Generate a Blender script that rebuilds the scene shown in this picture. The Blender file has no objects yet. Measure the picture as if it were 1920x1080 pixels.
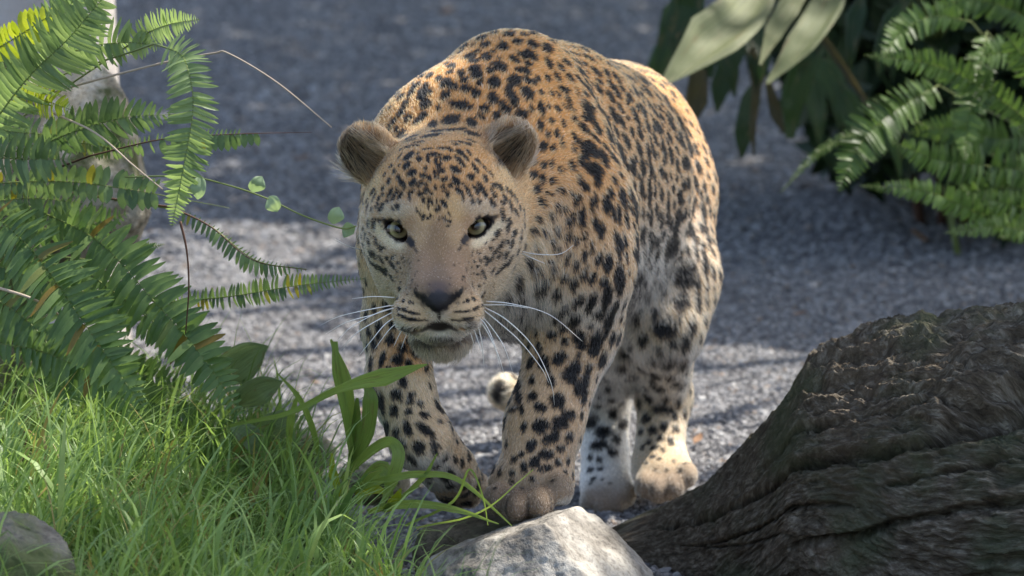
import bpy, bmesh, math, random
import numpy as np
from mathutils import Vector, Matrix, Euler, Quaternion
from mathutils.bvhtree import BVHTree
from math import radians

# ------------------------------------------------------------------ camera, sky, sun, exposure
SC = bpy.context.scene
COL = SC.collection
PITCH = radians(10.0)
CAM = np.array([0.0, -6.0, 1.368])
LENS = 160.0
FPX = LENS / 36.0 * 1920.0
cam_data = bpy.data.cameras.new('camera')
cam_data.lens = LENS
cam_data.sensor_width = 36.0
cam_data.clip_start = 0.1
cam_data.clip_end = 500.0
cam_data.dof.use_dof = True
cam_data.dof.focus_distance = 5.86
cam_data.dof.aperture_fstop = 6.5
cam = bpy.data.objects.new('camera', cam_data)
cam.location = CAM
cam.rotation_euler = (math.pi / 2 - PITCH, 0, 0)
COL.objects.link(cam)
SC.camera = cam

SUN_ELEV = radians(58.0)
SUN_AZ = radians(64.0)          # degrees from +Y towards +X: behind the leopard, to the right
SUN_DIR = np.array([math.sin(SUN_AZ) * math.cos(SUN_ELEV), math.cos(SUN_AZ) * math.cos(SUN_ELEV), math.sin(SUN_ELEV)])
world = bpy.data.worlds.new('World')
SC.world = world
world.use_nodes = True
wn = world.node_tree.nodes
bg = wn['Background']
sky = wn.new('ShaderNodeTexSky')
sky.sky_type = 'NISHITA'
sky.sun_disc = False
sky.sun_elevation = SUN_ELEV
sky.sun_rotation = SUN_AZ
sky.dust_density = 3.0
sky.air_density = 1.0
sky.ozone_density = 0.6
world.node_tree.links.new(sky.outputs[0], bg.inputs[0])
bg.inputs[1].default_value = 0.15
sun_data = bpy.data.lights.new('sun', 'SUN')
sun_data.energy = 3.6
sun_data.angle = radians(0.5)
sun_data.color = (1.0, 0.95, 0.86)
sun = bpy.data.objects.new('sun', sun_data)
sun.rotation_euler = Vector(-SUN_DIR).to_track_quat('-Z', 'Y').to_euler()
sun.location = (3, 6, 9)
COL.objects.link(sun)
SC.view_settings.view_transform = 'Standard'
SC.view_settings.look = 'None'
SC.view_settings.exposure = 1.14
SC.view_settings.gamma = 1.0
SC.view_settings.use_curve_mapping = False
SC.render.engine = 'CYCLES'
SC.cycles.use_denoising = True
SC.cycles.max_bounces = 8
SC.cycles.transparent_max_bounces = 12
SC.cycles.sample_clamp_indirect = 6.0
SC.cycles_curves.shape = 'RIBBONS'

# ------------------------------------------------------------------ helpers
_F = np.array([0, math.cos(PITCH), -math.sin(PITCH)])
_U = np.array([0, math.sin(PITCH), math.cos(PITCH)])
_X = np.array([1.0, 0, 0])

def ray(px, py):
    return _F + _X * ((px - 960.0) / FPX) + _U * ((540.0 - py) / FPX)

def at(px, py, Y):
    """world point seen at a photograph pixel (1920 x 1080) at world depth Y"""
    d = ray(px, py)
    return CAM + d * ((Y - CAM[1]) / d[1])

def atz(px, py, z):
    d = ray(px, py)
    return CAM + d * ((z - CAM[2]) / d[2])

def mpp(Y):
    """metres per photograph pixel at depth Y"""
    return (Y - CAM[1]) / math.cos(PITCH) / FPX * 1.0

def lin(r, g, b):
    f = lambda c: (c / 255 / 12.92) if c / 255 <= 0.04045 else ((c / 255 + 0.055) / 1.055) ** 2.4
    return np.array([f(r), f(g), f(b)])

RNG = np.random.default_rng(7)

def _hash(ix, iy, iz, seed):
    h = (ix.astype(np.int64) * 374761393 + iy.astype(np.int64) * 668265263 + iz.astype(np.int64) * 2147483647 + seed * 1274126177) & 0xFFFFFFFF
    h = ((h ^ (h >> 13)) * 1274126177) & 0xFFFFFFFF
    h = ((h ^ (h >> 16)) * 2246822519) & 0xFFFFFFFF
    return ((h ^ (h >> 15)) & 0xFFFFFF) / float(0xFFFFFF)

def vnoise(p, seed=0):
    """value noise in -1..1, p is (n, 3)"""
    p = np.asarray(p, dtype=np.float64)
    i = np.floor(p)
    f = p - i
    f = f * f * f * (f * (f * 6 - 15) + 10)
    i = i.astype(np.int64)
    x, y, z = i[:, 0], i[:, 1], i[:, 2]
    r = 0
    for dx in (0, 1):
        wx = f[:, 0] if dx else 1 - f[:, 0]
        for dy in (0, 1):
            wy = f[:, 1] if dy else 1 - f[:, 1]
            for dz in (0, 1):
                wz = f[:, 2] if dz else 1 - f[:, 2]
                r = r + wx * wy * wz * _hash(x + dx, y + dy, z + dz, seed)
    return r * 2 - 1

def fbm(p, octaves=4, seed=0, lac=2.03, gain=0.5):
    p = np.asarray(p, dtype=np.float64)
    a, s, t = 1.0, 0, 0
    for o in range(octaves):
        s = s + a * vnoise(p, seed + o * 17)
        t += a
        a *= gain
        p = p * lac + 13.7
    return s / t

def sstep(a, b, x):
    t = np.clip((x - a) / (b - a), 0, 1)
    return t * t * (3 - 2 * t)

def mesh_from(name, V, F, smooth=True):
    me = bpy.data.meshes.new(name)
    V = np.asarray(V, dtype=np.float32)
    if isinstance(F, np.ndarray):
        n, k = F.shape
        me.vertices.add(len(V))
        me.vertices.foreach_set('co', V.ravel())
        me.loops.add(n * k)
        me.loops.foreach_set('vertex_index', F.astype(np.int32).ravel())
        me.polygons.add(n)
        me.polygons.foreach_set('loop_start', np.arange(0, n * k, k, dtype=np.int32))
        me.polygons.foreach_set('loop_total', np.full(n, k, dtype=np.int32))
        me.update(calc_edges=True)
    else:
        me.from_pydata(V.tolist(), [], F)
    if smooth:
        me.polygons.foreach_set('use_smooth', np.ones(len(me.polygons), dtype=bool))
    me.validate()
    return me

def obj(name, me, mat=None, parent=None, label=None, cat=None, group=None, kind=None):
    o = bpy.data.objects.new(name, me)
    COL.objects.link(o)
    if mat is not None and me is not None and len(me.materials) == 0:
        me.materials.append(mat)
    if parent is not None:
        o.parent = parent
    tag(o, label, cat, group, kind)
    return o

def tag(o, label=None, cat=None, group=None, kind=None):
    if label: o['label'] = label
    if cat: o['category'] = cat
    if group: o['group'] = group
    if kind: o['kind'] = kind
    return o

def empty(name, loc, label=None, cat=None, group=None):
    o = bpy.data.objects.new(name, None)
    o.empty_display_size = 0.05
    o.location = loc
    COL.objects.link(o)
    return tag(o, label, cat, group)

def new_mat(name, rough=0.6, spec=0.5):
    m = bpy.data.materials.new(name)
    m.use_nodes = True
    nt = m.node_tree
    b = nt.nodes['Principled BSDF']
    b.inputs['Roughness'].default_value = rough
    b.inputs['Specular IOR Level'].default_value = spec
    return m, nt, b

def node(nt, typ, **kw):
    n = nt.nodes.new(typ)
    for k, v in kw.items():
        if k.startswith('i_'):
            key = k[2:]
            key = int(key) if key.isdigit() else key.replace('_', ' ')
            n.inputs[key].default_value = v
        else:
            setattr(n, k, v)
    return n

def ramp(nt, fac, stops, interp='LINEAR'):
    r = nt.nodes.new('ShaderNodeValToRGB')
    r.color_ramp.interpolation = interp
    el = r.color_ramp.elements
    while len(el) < len(stops): el.new(0.5)
    for e, (pos, c) in zip(el, stops):
        e.position = pos
        e.color = (c[0], c[1], c[2], 1)
    nt.links.new(fac, r.inputs[0])
    return r.outputs[0]

def mixc(nt, fac, a, b, mode='MIX'):
    m = nt.nodes.new('ShaderNodeMix')
    m.data_type = 'RGBA'
    m.blend_type = mode
    for sock, v in ((m.inputs[0], fac), (m.inputs[6], a), (m.inputs[7], b)):
        if hasattr(v, 'is_linked'): nt.links.new(v, sock)
        elif isinstance(v, (int, float)): sock.default_value = v
        else: sock.default_value = (v[0], v[1], v[2], 1)
    return m.outputs[2]

def attr_out(nt, name):
    a = nt.nodes.new('ShaderNodeAttribute')
    a.attribute_name = name
    return a

def noise_tex(nt, vec, scale, detail=4, rough=0.55, dist=0.0):
    n = nt.nodes.new('ShaderNodeTexNoise')
    n.inputs['Scale'].default_value = scale
    n.inputs['Detail'].default_value = detail
    n.inputs['Roughness'].default_value = rough
    n.inputs['Distortion'].default_value = dist
    if vec is not None: nt.links.new(vec, n.inputs['Vector'])
    return n

# ---- solid shapes as distance fields, meshed with surface nets
class Field:
    def __init__(self, xs, ys, zs):
        self.ax = [np.asarray(a, dtype=np.float32) for a in (xs, ys, zs)]
        self.d = np.full([len(a) for a in self.ax], 1.0, dtype=np.float32)
    def box(self, lo, hi):
        sl = []
        for a, l, h in zip(self.ax, lo, hi):
            i0 = max(0, int(np.searchsorted(a, l)) - 1)
            i1 = min(len(a), int(np.searchsorted(a, h)) + 1)
            sl.append(slice(i0, max(i1, i0 + 1)))
        return tuple(sl)
    def grid(self, sl):
        return (self.ax[0][sl[0]][:, None, None], self.ax[1][sl[1]][None, :, None], self.ax[2][sl[2]][None, None, :])
    def union(self, prim, k):
        lo, hi = prim.bounds()
        m = k + 0.02
        sl = self.box(lo - m, hi + m)
        b = prim.dist(*self.grid(sl))
        a = self.d[sl]
        h = np.maximum(k - np.abs(a - b), 0) / k
        self.d[sl] = np.minimum(a, b) - h * h * (k * 0.25)
    def cut(self, prim, k):
        lo, hi = prim.bounds()
        m = k + 0.02
        sl = self.box(lo - m, hi + m)
        b = -prim.dist(*self.grid(sl))
        a = self.d[sl]
        h = np.maximum(k - np.abs(a - b), 0) / k
        self.d[sl] = np.maximum(a, b) + h * h * (k * 0.25)
    def mesh(self):
        d = self.d
        s = d < 0
        nx, ny, nz = d.shape
        c = s[:-1, :-1, :-1].astype(np.int8)
        cnt = np.zeros_like(c)
        for dx in (0, 1):
            for dy in (0, 1):
                for dz in (0, 1):
                    cnt += s[dx:nx - 1 + dx, dy:ny - 1 + dy, dz:nz - 1 + dz]
        act = (cnt > 0) & (cnt < 8)
        I, J, K = np.nonzero(act)
        idx = np.full(act.shape, -1, dtype=np.int32)
        idx[I, J, K] = np.arange(len(I))
        pos = np.zeros((len(I), 3)); num = np.zeros(len(I))
        corner = {}
        for o in [(a, b, e) for a in (0, 1) for b in (0, 1) for e in (0, 1)]:
            corner[o] = (d[I + o[0], J + o[1], K + o[2]].astype(np.float64),
                         np.stack([self.ax[0][I + o[0]], self.ax[1][J + o[1]], self.ax[2][K + o[2]]], 1).astype(np.float64))
        for o, (da, pa) in corner.items():
            for axi in range(3):
                if o[axi]: continue
                q = list(o); q[axi] = 1
                db, pb = corner[tuple(q)]
                m = (da < 0) != (db < 0)
                t = np.where(m, da / np.where(m, da - db, 1), 0)
                pos += np.where(m[:, None], pa + (pb - pa) * t[:, None], 0)
                num += m
        pos /= num[:, None]
        quads = []
        def add(e, axi):
            a, b, cc = np.nonzero(e)
            if axi == 0: ok = (b > 0) & (cc > 0)
            elif axi == 1: ok = (a > 0) & (cc > 0)
            else: ok = (a > 0) & (b > 0)
            a, b, cc = a[ok], b[ok], cc[ok]
            if axi == 0: q = [idx[a, b - 1, cc - 1], idx[a, b, cc - 1], idx[a, b, cc], idx[a, b - 1, cc]]
            elif axi == 1: q = [idx[a - 1, b, cc - 1], idx[a - 1, b, cc], idx[a, b, cc], idx[a, b, cc - 1]]
            else: q = [idx[a - 1, b - 1, cc], idx[a, b - 1, cc], idx[a, b, cc], idx[a - 1, b, cc]]
            q = np.stack(q, 1)
            ins = s[a, b, cc]
            q[~ins] = q[~ins][:, ::-1]
            quads.append(q)
        add((s[:-1, :, :] != s[1:, :, :])[:, :ny - 1, :nz - 1], 0)
        add((s[:, :-1, :] != s[:, 1:, :])[:nx - 1, :, :nz - 1], 1)
        add((s[:, :, :-1] != s[:, :, 1:])[:nx - 1, :ny - 1, :], 2)
        Q = np.concatenate(quads)
        return pos, Q[(Q >= 0).all(1)]

class Cone:
    """capsule with a radius at each end"""
    def __init__(self, a, ra, b, rb):
        self.a, self.b, self.ra, self.rb = np.asarray(a, float), np.asarray(b, float), ra, rb
    def bounds(self):
        r = max(self.ra, self.rb)
        return np.minimum(self.a, self.b) - r, np.maximum(self.a, self.b) + r
    def dist(self, x, y, z):
        ab = self.b - self.a
        L = max(float(ab @ ab), 1e-9)
        px, py, pz = x - self.a[0], y - self.a[1], z - self.a[2]
        t = np.clip((px * ab[0] + py * ab[1] + pz * ab[2]) / L, 0, 1)
        return np.sqrt((px - t * ab[0]) ** 2 + (py - t * ab[1]) ** 2 + (pz - t * ab[2]) ** 2) - (self.ra + t * (self.rb - self.ra))

class Ell:
    """ellipsoid; R columns are its axes"""
    def __init__(self, c, r, R=None):
        self.c, self.r = np.asarray(c, float), np.asarray(r, float)
        self.R = np.eye(3) if R is None else np.asarray(R)
    def bounds(self):
        e = np.sqrt(((self.R * self.r[None, :]) ** 2).sum(1))
        return self.c - e, self.c + e
    def dist(self, x, y, z):
        px, py, pz = x - self.c[0], y - self.c[1], z - self.c[2]
        k0 = 0; k1 = 0
        for i in range(3):
            q = px * self.R[0, i] + py * self.R[1, i] + pz * self.R[2, i]
            k0 = k0 + (q / self.r[i]) ** 2
            k1 = k1 + (q / self.r[i] ** 2) ** 2
        k0 = np.sqrt(k0); k1 = np.sqrt(k1)
        return k0 * (k0 - 1) / np.maximum(k1, 1e-6)

def rot(rx=0, ry=0, rz=0):
    return np.array(Euler((radians(rx), radians(ry), radians(rz))).to_matrix())

def tube(pts, rad, n=6, cap=True):
    """swept tube mesh data"""
    pts = [Vector(p) for p in pts]
    V, F = [], []
    up = Vector((0.13, 0.31, 0.94)).normalized()
    for i, p in enumerate(pts):
        t = (pts[min(i + 1, len(pts) - 1)] - pts[max(i - 1, 0)]).normalized()
        s = t.cross(up)
        if s.length < 1e-4: s = t.cross(Vector((1, 0, 0)))
        s.normalize()
        w = t.cross(s)
        r = rad[i] if hasattr(rad, '__len__') else rad
        for k in range(n):
            a = 2 * math.pi * k / n
            V.append(p + s * (math.cos(a) * r) + w * (math.sin(a) * r))
    for i in range(len(pts) - 1):
        for k in range(n):
            F.append((i * n + k, i * n + (k + 1) % n, (i + 1) * n + (k + 1) % n, (i + 1) * n + k))
    if cap:
        F.append(tuple(range(n - 1, -1, -1)))
        F.append(tuple((len(pts) - 1) * n + k for k in range(n)))
    return [tuple(v) for v in V], F

def spline(pts, m=8):
    """Catmull-Rom through points"""
    P = [np.asarray(p, float) for p in pts]
    P = [2 * P[0] - P[1]] + P + [2 * P[-1] - P[-2]]
    out = []
    for i in range(1, len(P) - 2):
        for j in range(m):
            t = j / m
            out.append(0.5 * ((2 * P[i]) + (-P[i - 1] + P[i + 1]) * t + (2 * P[i - 1] - 5 * P[i] + 4 * P[i + 1] - P[i + 2]) * t * t
                              + (-P[i - 1] + 3 * P[i] - 3 * P[i + 1] + P[i + 2]) * t ** 3))
    out.append(P[-2])
    return np.array(out)
# ------------------------------------------------------------------ ground, gravel, grass bank
GZ = -.128
def ground_z(x, y):
    return GZ + .012 * np.sin(x * 1.3 + .4) * np.sin(y * .9) + .02 * np.clip((y - 3) / 6, 0, 1)

gm, nt, b = new_mat('gravel_ground', .9, .25)
tc = node(nt, 'ShaderNodeTexCoord')
v1 = node(nt, 'ShaderNodeTexVoronoi', i_Scale=85.0); nt.links.new(tc.outputs['Object'], v1.inputs['Vector'])
n1 = noise_tex(nt, tc.outputs['Object'], 3.0, 5)
c1 = ramp(nt, v1.outputs['Color'], [(0, lin(86, 85, 86)), (1, lin(132, 130, 131))])
c1 = mixc(nt, .5, c1, ramp(nt, n1.outputs[0], [(.3, lin(90, 88, 89)), (.7, lin(122, 120, 121))]), 'MIX')
nt.links.new(c1, b.inputs['Base Color'])
bp = node(nt, 'ShaderNodeBump', i_Strength=.9, i_Distance=.008); bp.invert = True
nt.links.new(v1.outputs['Distance'], bp.inputs['Height']); nt.links.new(bp.outputs[0], b.inputs['Normal'])
def grid_mesh(name, xs, ys, fz):
    X, Y = np.meshgrid(xs, ys, indexing='ij')
    Z = fz(X, Y)
    V = np.stack([X.ravel(), Y.ravel(), Z.ravel()], 1)
    nx, ny = X.shape
    I = np.arange(nx * ny).reshape(nx, ny)
    F = np.stack([I[:-1, :-1], I[1:, :-1], I[1:, 1:], I[:-1, 1:]], -1).reshape(-1, 4)
    return mesh_from(name, V, F)
xs = np.concatenate([np.linspace(-60, -4, 20), np.linspace(-3.9, 3.9, 60), np.linspace(4, 60, 20)])
ys = np.concatenate([np.linspace(-30, -2, 16), np.linspace(-1.9, 12, 90), np.linspace(12.5, 80, 24)])
obj('ground', grid_mesh('ground', xs, ys, ground_z), gm, kind='structure')

# loose stones: a handful of pebble shapes instanced on points
def pebble(seed, sub=1):
    bm = bmesh.new(); bmesh.ops.create_icosphere(bm, subdivisions=sub, radius=1)
    r = random.Random(seed)
    sx, sy, sz = r.uniform(.8, 1.25), r.uniform(.7, 1.0), r.uniform(.5, .75)
    for v in bm.verts:
        k = 1 + r.uniform(-.2, .2)
        v.co = Vector((v.co.x * sx * k, v.co.y * sy * k, v.co.z * sz * k))
    me = bpy.data.meshes.new('pebble'); bm.to_mesh(me); bm.free()
    return me
pm, nt, b = new_mat('pebble', .75, .35)
oi = node(nt, 'ShaderNodeObjectInfo')
tcp = node(nt, 'ShaderNodeTexCoord')
wn_ = node(nt, 'ShaderNodeTexWhiteNoise', noise_dimensions='1D'); nt.links.new(oi.outputs['Random'], wn_.inputs['W'])
pc = ramp(nt, oi.outputs['Random'], [(0, lin(98, 96, 96)), (.35, lin(130, 128, 128)), (.7, lin(154, 152, 152)), (.95, lin(186, 184, 182)), (1, lin(146, 124, 104))])
pn = noise_tex(nt, tcp.outputs['Object'], 2.5, 3)
pc = mixc(nt, .35, pc, ramp(nt, pn.outputs[0], [(.3, (.25, .25, .26)), (.7, (1, 1, 1))]), 'MULTIPLY')
nt.links.new(pc, b.inputs['Base Color'])
rg = np.random.default_rng(3)
def gravel_points(n, y0, y1, size):
    y = rg.uniform(y0, y1, n)
    half = .115 * (y + 6.0) + .45
    x = rg.uniform(-1, 1, n) * half
    z = ground_z(x, y) + rg.uniform(-.3, .5, n) * size
    return np.stack([x, y, z], 1), size * rg.uniform(.6, 1.25, n) * np.where(rg.random(n) < .04, 1.6, 1) * np.where(rg.random(n) < .004, 2.2, 1)
GP, GS = zip(gravel_points(130000, -.2, 2.6, .0046), gravel_points(120000, 2.6, 8.5, .0062))
GP, GS = np.concatenate(GP), np.concatenate(GS)
gme = bpy.data.meshes.new('gravel_points')
gme.vertices.add(len(GP)); gme.vertices.foreach_set('co', GP.astype(np.float32).ravel())
ga = gme.attributes.new('size', 'FLOAT', 'POINT'); ga.data.foreach_set('value', GS.astype(np.float32))
gravel = obj('gravel', gme, None, label='grey crushed gravel covering the ground around the leopard', cat='gravel', kind='stuff')
ng = bpy.data.node_groups.new('gravel', 'GeometryNodeTree')
ng.interface.new_socket('Geometry', in_out='INPUT', socket_type='NodeSocketGeometry')
ng.interface.new_socket('Geometry', in_out='OUTPUT', socket_type='NodeSocketGeometry')
gi, go = ng.nodes.new('NodeGroupInput'), ng.nodes.new('NodeGroupOutput')
mtp = ng.nodes.new('GeometryNodeMeshToPoints')
ng.links.new(gi.outputs[0], mtp.inputs[0])
iop = ng.nodes.new('GeometryNodeInstanceOnPoints'); iop.inputs['Pick Instance'].default_value = True
g2i = ng.nodes.new('GeometryNodeGeometryToInstance')
peb_nodes = []
for k in range(4):
    # the pebble shapes live only inside the modifier
    ico = ng.nodes.new('GeometryNodeMeshIcoSphere'); ico.inputs['Radius'].default_value = 1; ico.inputs['Subdivisions'].default_value = 2
    sp = ng.nodes.new('GeometryNodeSetPosition')
    nz = ng.nodes.new('ShaderNodeTexNoise'); nz.inputs['Scale'].default_value = .9; nz.inputs['Detail'].default_value = 1
    pos = ng.nodes.new('GeometryNodeInputPosition')
    off = ng.nodes.new('ShaderNodeVectorMath'); off.operation = 'ADD'; off.inputs[1].default_value = (k * 7.3, k * 3.1, k * 5.7)
    ng.links.new(pos.outputs[0], off.inputs[0]); ng.links.new(off.outputs[0], nz.inputs['Vector'])
    sub = ng.nodes.new('ShaderNodeVectorMath'); sub.operation = 'SUBTRACT'; sub.inputs[1].default_value = (.5, .5, .5)
    ng.links.new(nz.outputs['Color'], sub.inputs[0])
    scl = ng.nodes.new('ShaderNodeVectorMath'); scl.operation = 'SCALE'; scl.inputs['Scale'].default_value = 1.7
    ng.links.new(sub.outputs[0], scl.inputs[0]); ng.links.new(scl.outputs[0], sp.inputs['Offset'])
    ng.links.new(ico.outputs[0], sp.inputs[0])
    tr = ng.nodes.new('GeometryNodeTransform'); tr.inputs['Scale'].default_value = (1.1, .9, .65)
    ng.links.new(sp.outputs[0], tr.inputs[0])
    sm = ng.nodes.new('GeometryNodeSetMaterial'); sm.inputs['Material'].default_value = pm
    ng.links.new(tr.outputs[0], sm.inputs[0])
    peb_nodes.append(sm)
for sm in reversed(peb_nodes): ng.links.new(sm.outputs[0], g2i.inputs[0])
na = ng.nodes.new('GeometryNodeInputNamedAttribute'); na.data_type = 'FLOAT'; na.inputs['Name'].default_value = 'size'
rv = ng.nodes.new('FunctionNodeRandomValue'); rv.data_type = 'FLOAT_VECTOR'
rv.inputs[0].default_value = (-.5, -.5, 0); rv.inputs[1].default_value = (.5, .5, 6.28)
ng.links.new(mtp.outputs[0], iop.inputs['Points']); ng.links.new(g2i.outputs[0], iop.inputs['Instance'])
ng.links.new(na.outputs[0], iop.inputs['Scale']); ng.links.new(rv.outputs[0], iop.inputs['Rotation'])
ng.links.new(iop.outputs[0], go.inputs[0])
gravel.modifiers.new('stones', 'NODES').node_group = ng

# the grassy bank in front
def bank_z(x, y):
    xb = -.085 - .24 * (y + .5)
    n = vnoise(np.stack([np.ravel(x) * 6, np.ravel(y) * 6, np.zeros(np.size(x))], 1), 8).reshape(np.shape(x))
    m = sstep(.0, .09, xb - x + .03 * n) * sstep(.62, .30, y + .05 * n)
    return GZ - .03 + (.165 + .05 * sstep(-.2, -.75, x) + .018 * n) * m
sm_, nt, b = new_mat('dark_soil', .95, .2)
tc = node(nt, 'ShaderNodeTexCoord')
n1 = noise_tex(nt, tc.outputs['Object'], 40, 6, .7)
nt.links.new(ramp(nt, n1.outputs[0], [(.3, lin(30, 26, 20)), (.55, lin(62, 52, 38)), (.75, lin(96, 84, 60))]), b.inputs['Base Color'])
bp = node(nt, 'ShaderNodeBump', i_Strength=.8, i_Distance=.01)
nt.links.new(n1.outputs[0], bp.inputs['Height']); nt.links.new(bp.outputs[0], b.inputs['Normal'])
obj('grass_bank', grid_mesh('grass_bank', np.linspace(-1.7, .05, 110), np.linspace(-1.7, .75, 130), bank_z), sm_, kind='structure')

# ------------------------------------------------------------------ rocks
def rock_mat(name, c_dark, c_mid, c_light, moss=None, moss_amt=.5, scale=14):
    m, nt, b = new_mat(name, .85, .3)
    tc = node(nt, 'ShaderNodeTexCoord')
    o = tc.outputs['Object']
    a = noise_tex(nt, o, scale, 8, .65, .4)
    s = noise_tex(nt, o, scale * 9, 5, .7)
    col = ramp(nt, a.outputs[0], [(.32, c_dark), (.48, c_mid), (.66, c_light)])
    col = mixc(nt, .55, col, ramp(nt, s.outputs[0], [(.38, (.22, .21, .21)), (.5, (.85, .85, .85)), (.7, (1, 1, 1))]), 'MULTIPLY')
    v = node(nt, 'ShaderNodeTexVoronoi', i_Scale=scale * 4.0); nt.links.new(o, v.inputs['Vector'])
    if moss is not None:
        g = noise_tex(nt, o, scale * .55, 5, .6)
        mf = ramp(nt, g.outputs[0], [(.5 - .1 * moss_amt, (0, 0, 0)), (.62 - .1 * moss_amt, (1, 1, 1))])
        col = mixc(nt, mf, col, mixc(nt, s.outputs[0], moss, np.asarray(moss) * 2.2))
    nt.links.new(col, b.inputs['Base Color'])
    bp = node(nt, 'ShaderNodeBump', i_Strength=.7, i_Distance=.012)
    ad = node(nt, 'ShaderNodeMath', operation='ADD'); nt.links.new(a.outputs[0], ad.inputs[0])
    mu = node(nt, 'ShaderNodeMath', operation='MULTIPLY', i_1=.35); nt.links.new(s.outputs[0], mu.inputs[0]); nt.links.new(mu.outputs[0], ad.inputs[1])
    nt.links.new(ad.outputs[0], bp.inputs['Height']); nt.links.new(bp.outputs[0], b.inputs['Normal'])
    return m
PALE_ROCK = rock_mat('pale_rock', lin(108, 102, 94), lin(160, 153, 142), lin(204, 198, 186))
MOSS_ROCK = rock_mat('mossy_rock', lin(84, 82, 74), lin(124, 120, 110), lin(166, 160, 148), lin(70, 78, 48), .5)
BROWN_ROCK = rock_mat('brown_rock', lin(86, 78, 64), lin(124, 114, 96), lin(160, 150, 130), lin(84, 88, 54), .5)
CREAM_ROCK = rock_mat('cream_rock', lin(126, 112, 92), lin(186, 174, 150), lin(220, 212, 194), lin(66, 70, 40), .1, 20)

def rock(name, c, r, planes, mat, label, sub=6, amp=.05, seed=1, rz=0):
    bm = bmesh.new(); bmesh.ops.create_icosphere(bm, subdivisions=sub, radius=1)
    V = np.array([v.co[:] for v in bm.verts]); F = [[v.index for v in f.verts] for f in bm.faces]; bm.free()
    V = V * np.asarray(r)
    s = max(r)
    V += V / np.linalg.norm(V, axis=1)[:, None] * (fbm(V / s * 1.6 + seed, 3, seed)[:, None] * s * .12)
    for n, d in planes:
        n = np.asarray(n, float); n /= np.linalg.norm(n)
        e = V @ n - d * s
        e = np.where(e > 0, e * .93, 0)
        V -= e[:, None] * n
    rd = 1 - np.abs(fbm(V / s * 3.5 + seed * 3, 5, seed + 5))
    V += V / np.linalg.norm(V, axis=1)[:, None] * ((rd - .75)[:, None] * s * amp + fbm(V / s * 16, 4, seed + 9)[:, None] * s * amp * .35)
    me = mesh_from(name, V, np.array(F))
    o = obj(name, me, mat, label=label, cat='rock')
    o.location = Vector(c); o.rotation_euler.z = rz
    return o
rock('boulder', at(1015, 1112, -.18), (.170, .15, .125), [((-.35, .15, 1), .52), ((.75, -.3, .8), .50), ((-.15, -1, .55), .50), ((-.8, -.4, .8), .62), ((.5, -.8, .3), .62)],
     PALE_ROCK, 'pale lichened boulder with a pointed top under the planted front paw', 6, .05, 4)
rock('rock', at(965, 1046, -.02), (.135, .10, .07), [((-.1, -.1, 1), .35), ((-.6, -.6, .6), .62)], BROWN_ROCK, 'flat brown rock carrying the planted front paw', 5, .05, 7)
rock('rock', at(5, 1085, -.72), (.085, .09, .085), [((.6, -.3, 1), .75), ((0, 0, 1), .8)], MOSS_ROCK, 'rough grey rock beside the grass with no leaves over it', 6, .09, 12)
rock('rock', at(130, 320, .75), (.135, .13, .165), [((.4, -.6, .7), .62), ((.9, 0, .2), .62)], CREAM_ROCK, 'cream boulder behind the fern fronds beside the pale trunk', 6, .06, 15)
rock('rock', at(-190, 560, .42), (.23, .22, .50), [((.9, -.3, .2), .42), ((.2, -1, .3), .42)], MOSS_ROCK, 'tall dark mossy rock that the left ferns grow on', 6, .07, 33)
rock('rock', at(700, 905, .26), (.05, .04, .03), [((.2, -.3, 1), .5)], CREAM_ROCK, 'small pale stone behind the broad grass blades', 5, .07, 19)
rock('rock', at(560, 850, .36), (.055, .05, .03), [((-.2, -.3, 1), .55)], CREAM_ROCK, 'small pale stone at the edge of the gravel under the dark fern tips', 5, .07, 23)

# ------------------------------------------------------------------ weathered log
st = [(1105, 1015, 40, .34), (1150, 988, 62, .33), (1200, 966, 90, .31), (1260, 942, 120, .28), (1320, 905, 152, .25), (1380, 852, 190, .21), (1440, 785, 226, .17), (1490, 718, 252, .14), (1520, 676, 266, .12),
      (1570, 646, 290, .10), (1660, 622, 320, .06), (1750, 603, 345, .02), (1850, 590, 365, -.02), (1960, 580, 380, -.06), (2120, 575, 385, -.10), (2320, 590, 380, -.14)]
st = np.array(st, float)
ns, nth = 700, 640
u = np.linspace(0, 1, ns)
k = np.linspace(0, 1, len(st))
S = np.stack([np.interp(u, k, st[:, j]) for j in range(4)], 1)
ker = np.ones(25) / 25
for j in range(4):
    pad = np.pad(S[:, j], 12, mode='edge'); S[:, j] = np.convolve(pad, ker, mode='valid')
ctr = np.array([at(s[0], s[1] + s[2] * .98, s[3]) for s in S])
Rr = np.array([s[2] * mpp(s[3]) for s in S])
th = np.concatenate([np.linspace(-1.15, 2.5, 510, endpoint=False), np.linspace(2.5, 2 * math.pi - 1.15, nth - 510, endpoint=False)])
arc = (ctr[:, 0] - ctr[0, 0]) * 1.15
TH, AR = np.meshgrid(th, arc)
RR = np.repeat(Rr[:, None], nth, 1)
h = np.sin(TH)                                        # height round the section, 1 = top
front = np.cos(TH)                                    # 1 = towards the viewer
PXs = np.repeat(S[:, :1], nth, 1)
flat = lambda *a: np.stack([np.ravel(x) for x in a], 1)
cx, cy = np.cos(TH), np.sin(TH)
wob = fbm(flat(AR * 5, cx * 1.3, cy * 1.3), 3, 40).reshape(TH.shape)
thw = TH + wob * .14
gx, gy = np.cos(thw), np.sin(thw)
gs = np.clip(RR / .25, .3, 1.1)
warp2 = fbm(flat(AR * 30, cx * 8, cy * 8), 3, 57).reshape(TH.shape) * .035
g2x, g2y = np.cos(thw + warp2) * gs, np.sin(thw + warp2) * gs
ridge = 1 - np.abs(fbm(flat(AR * 6, g2x * 7, g2y * 7), 4, 41)).reshape(TH.shape) * 2.2
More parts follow.
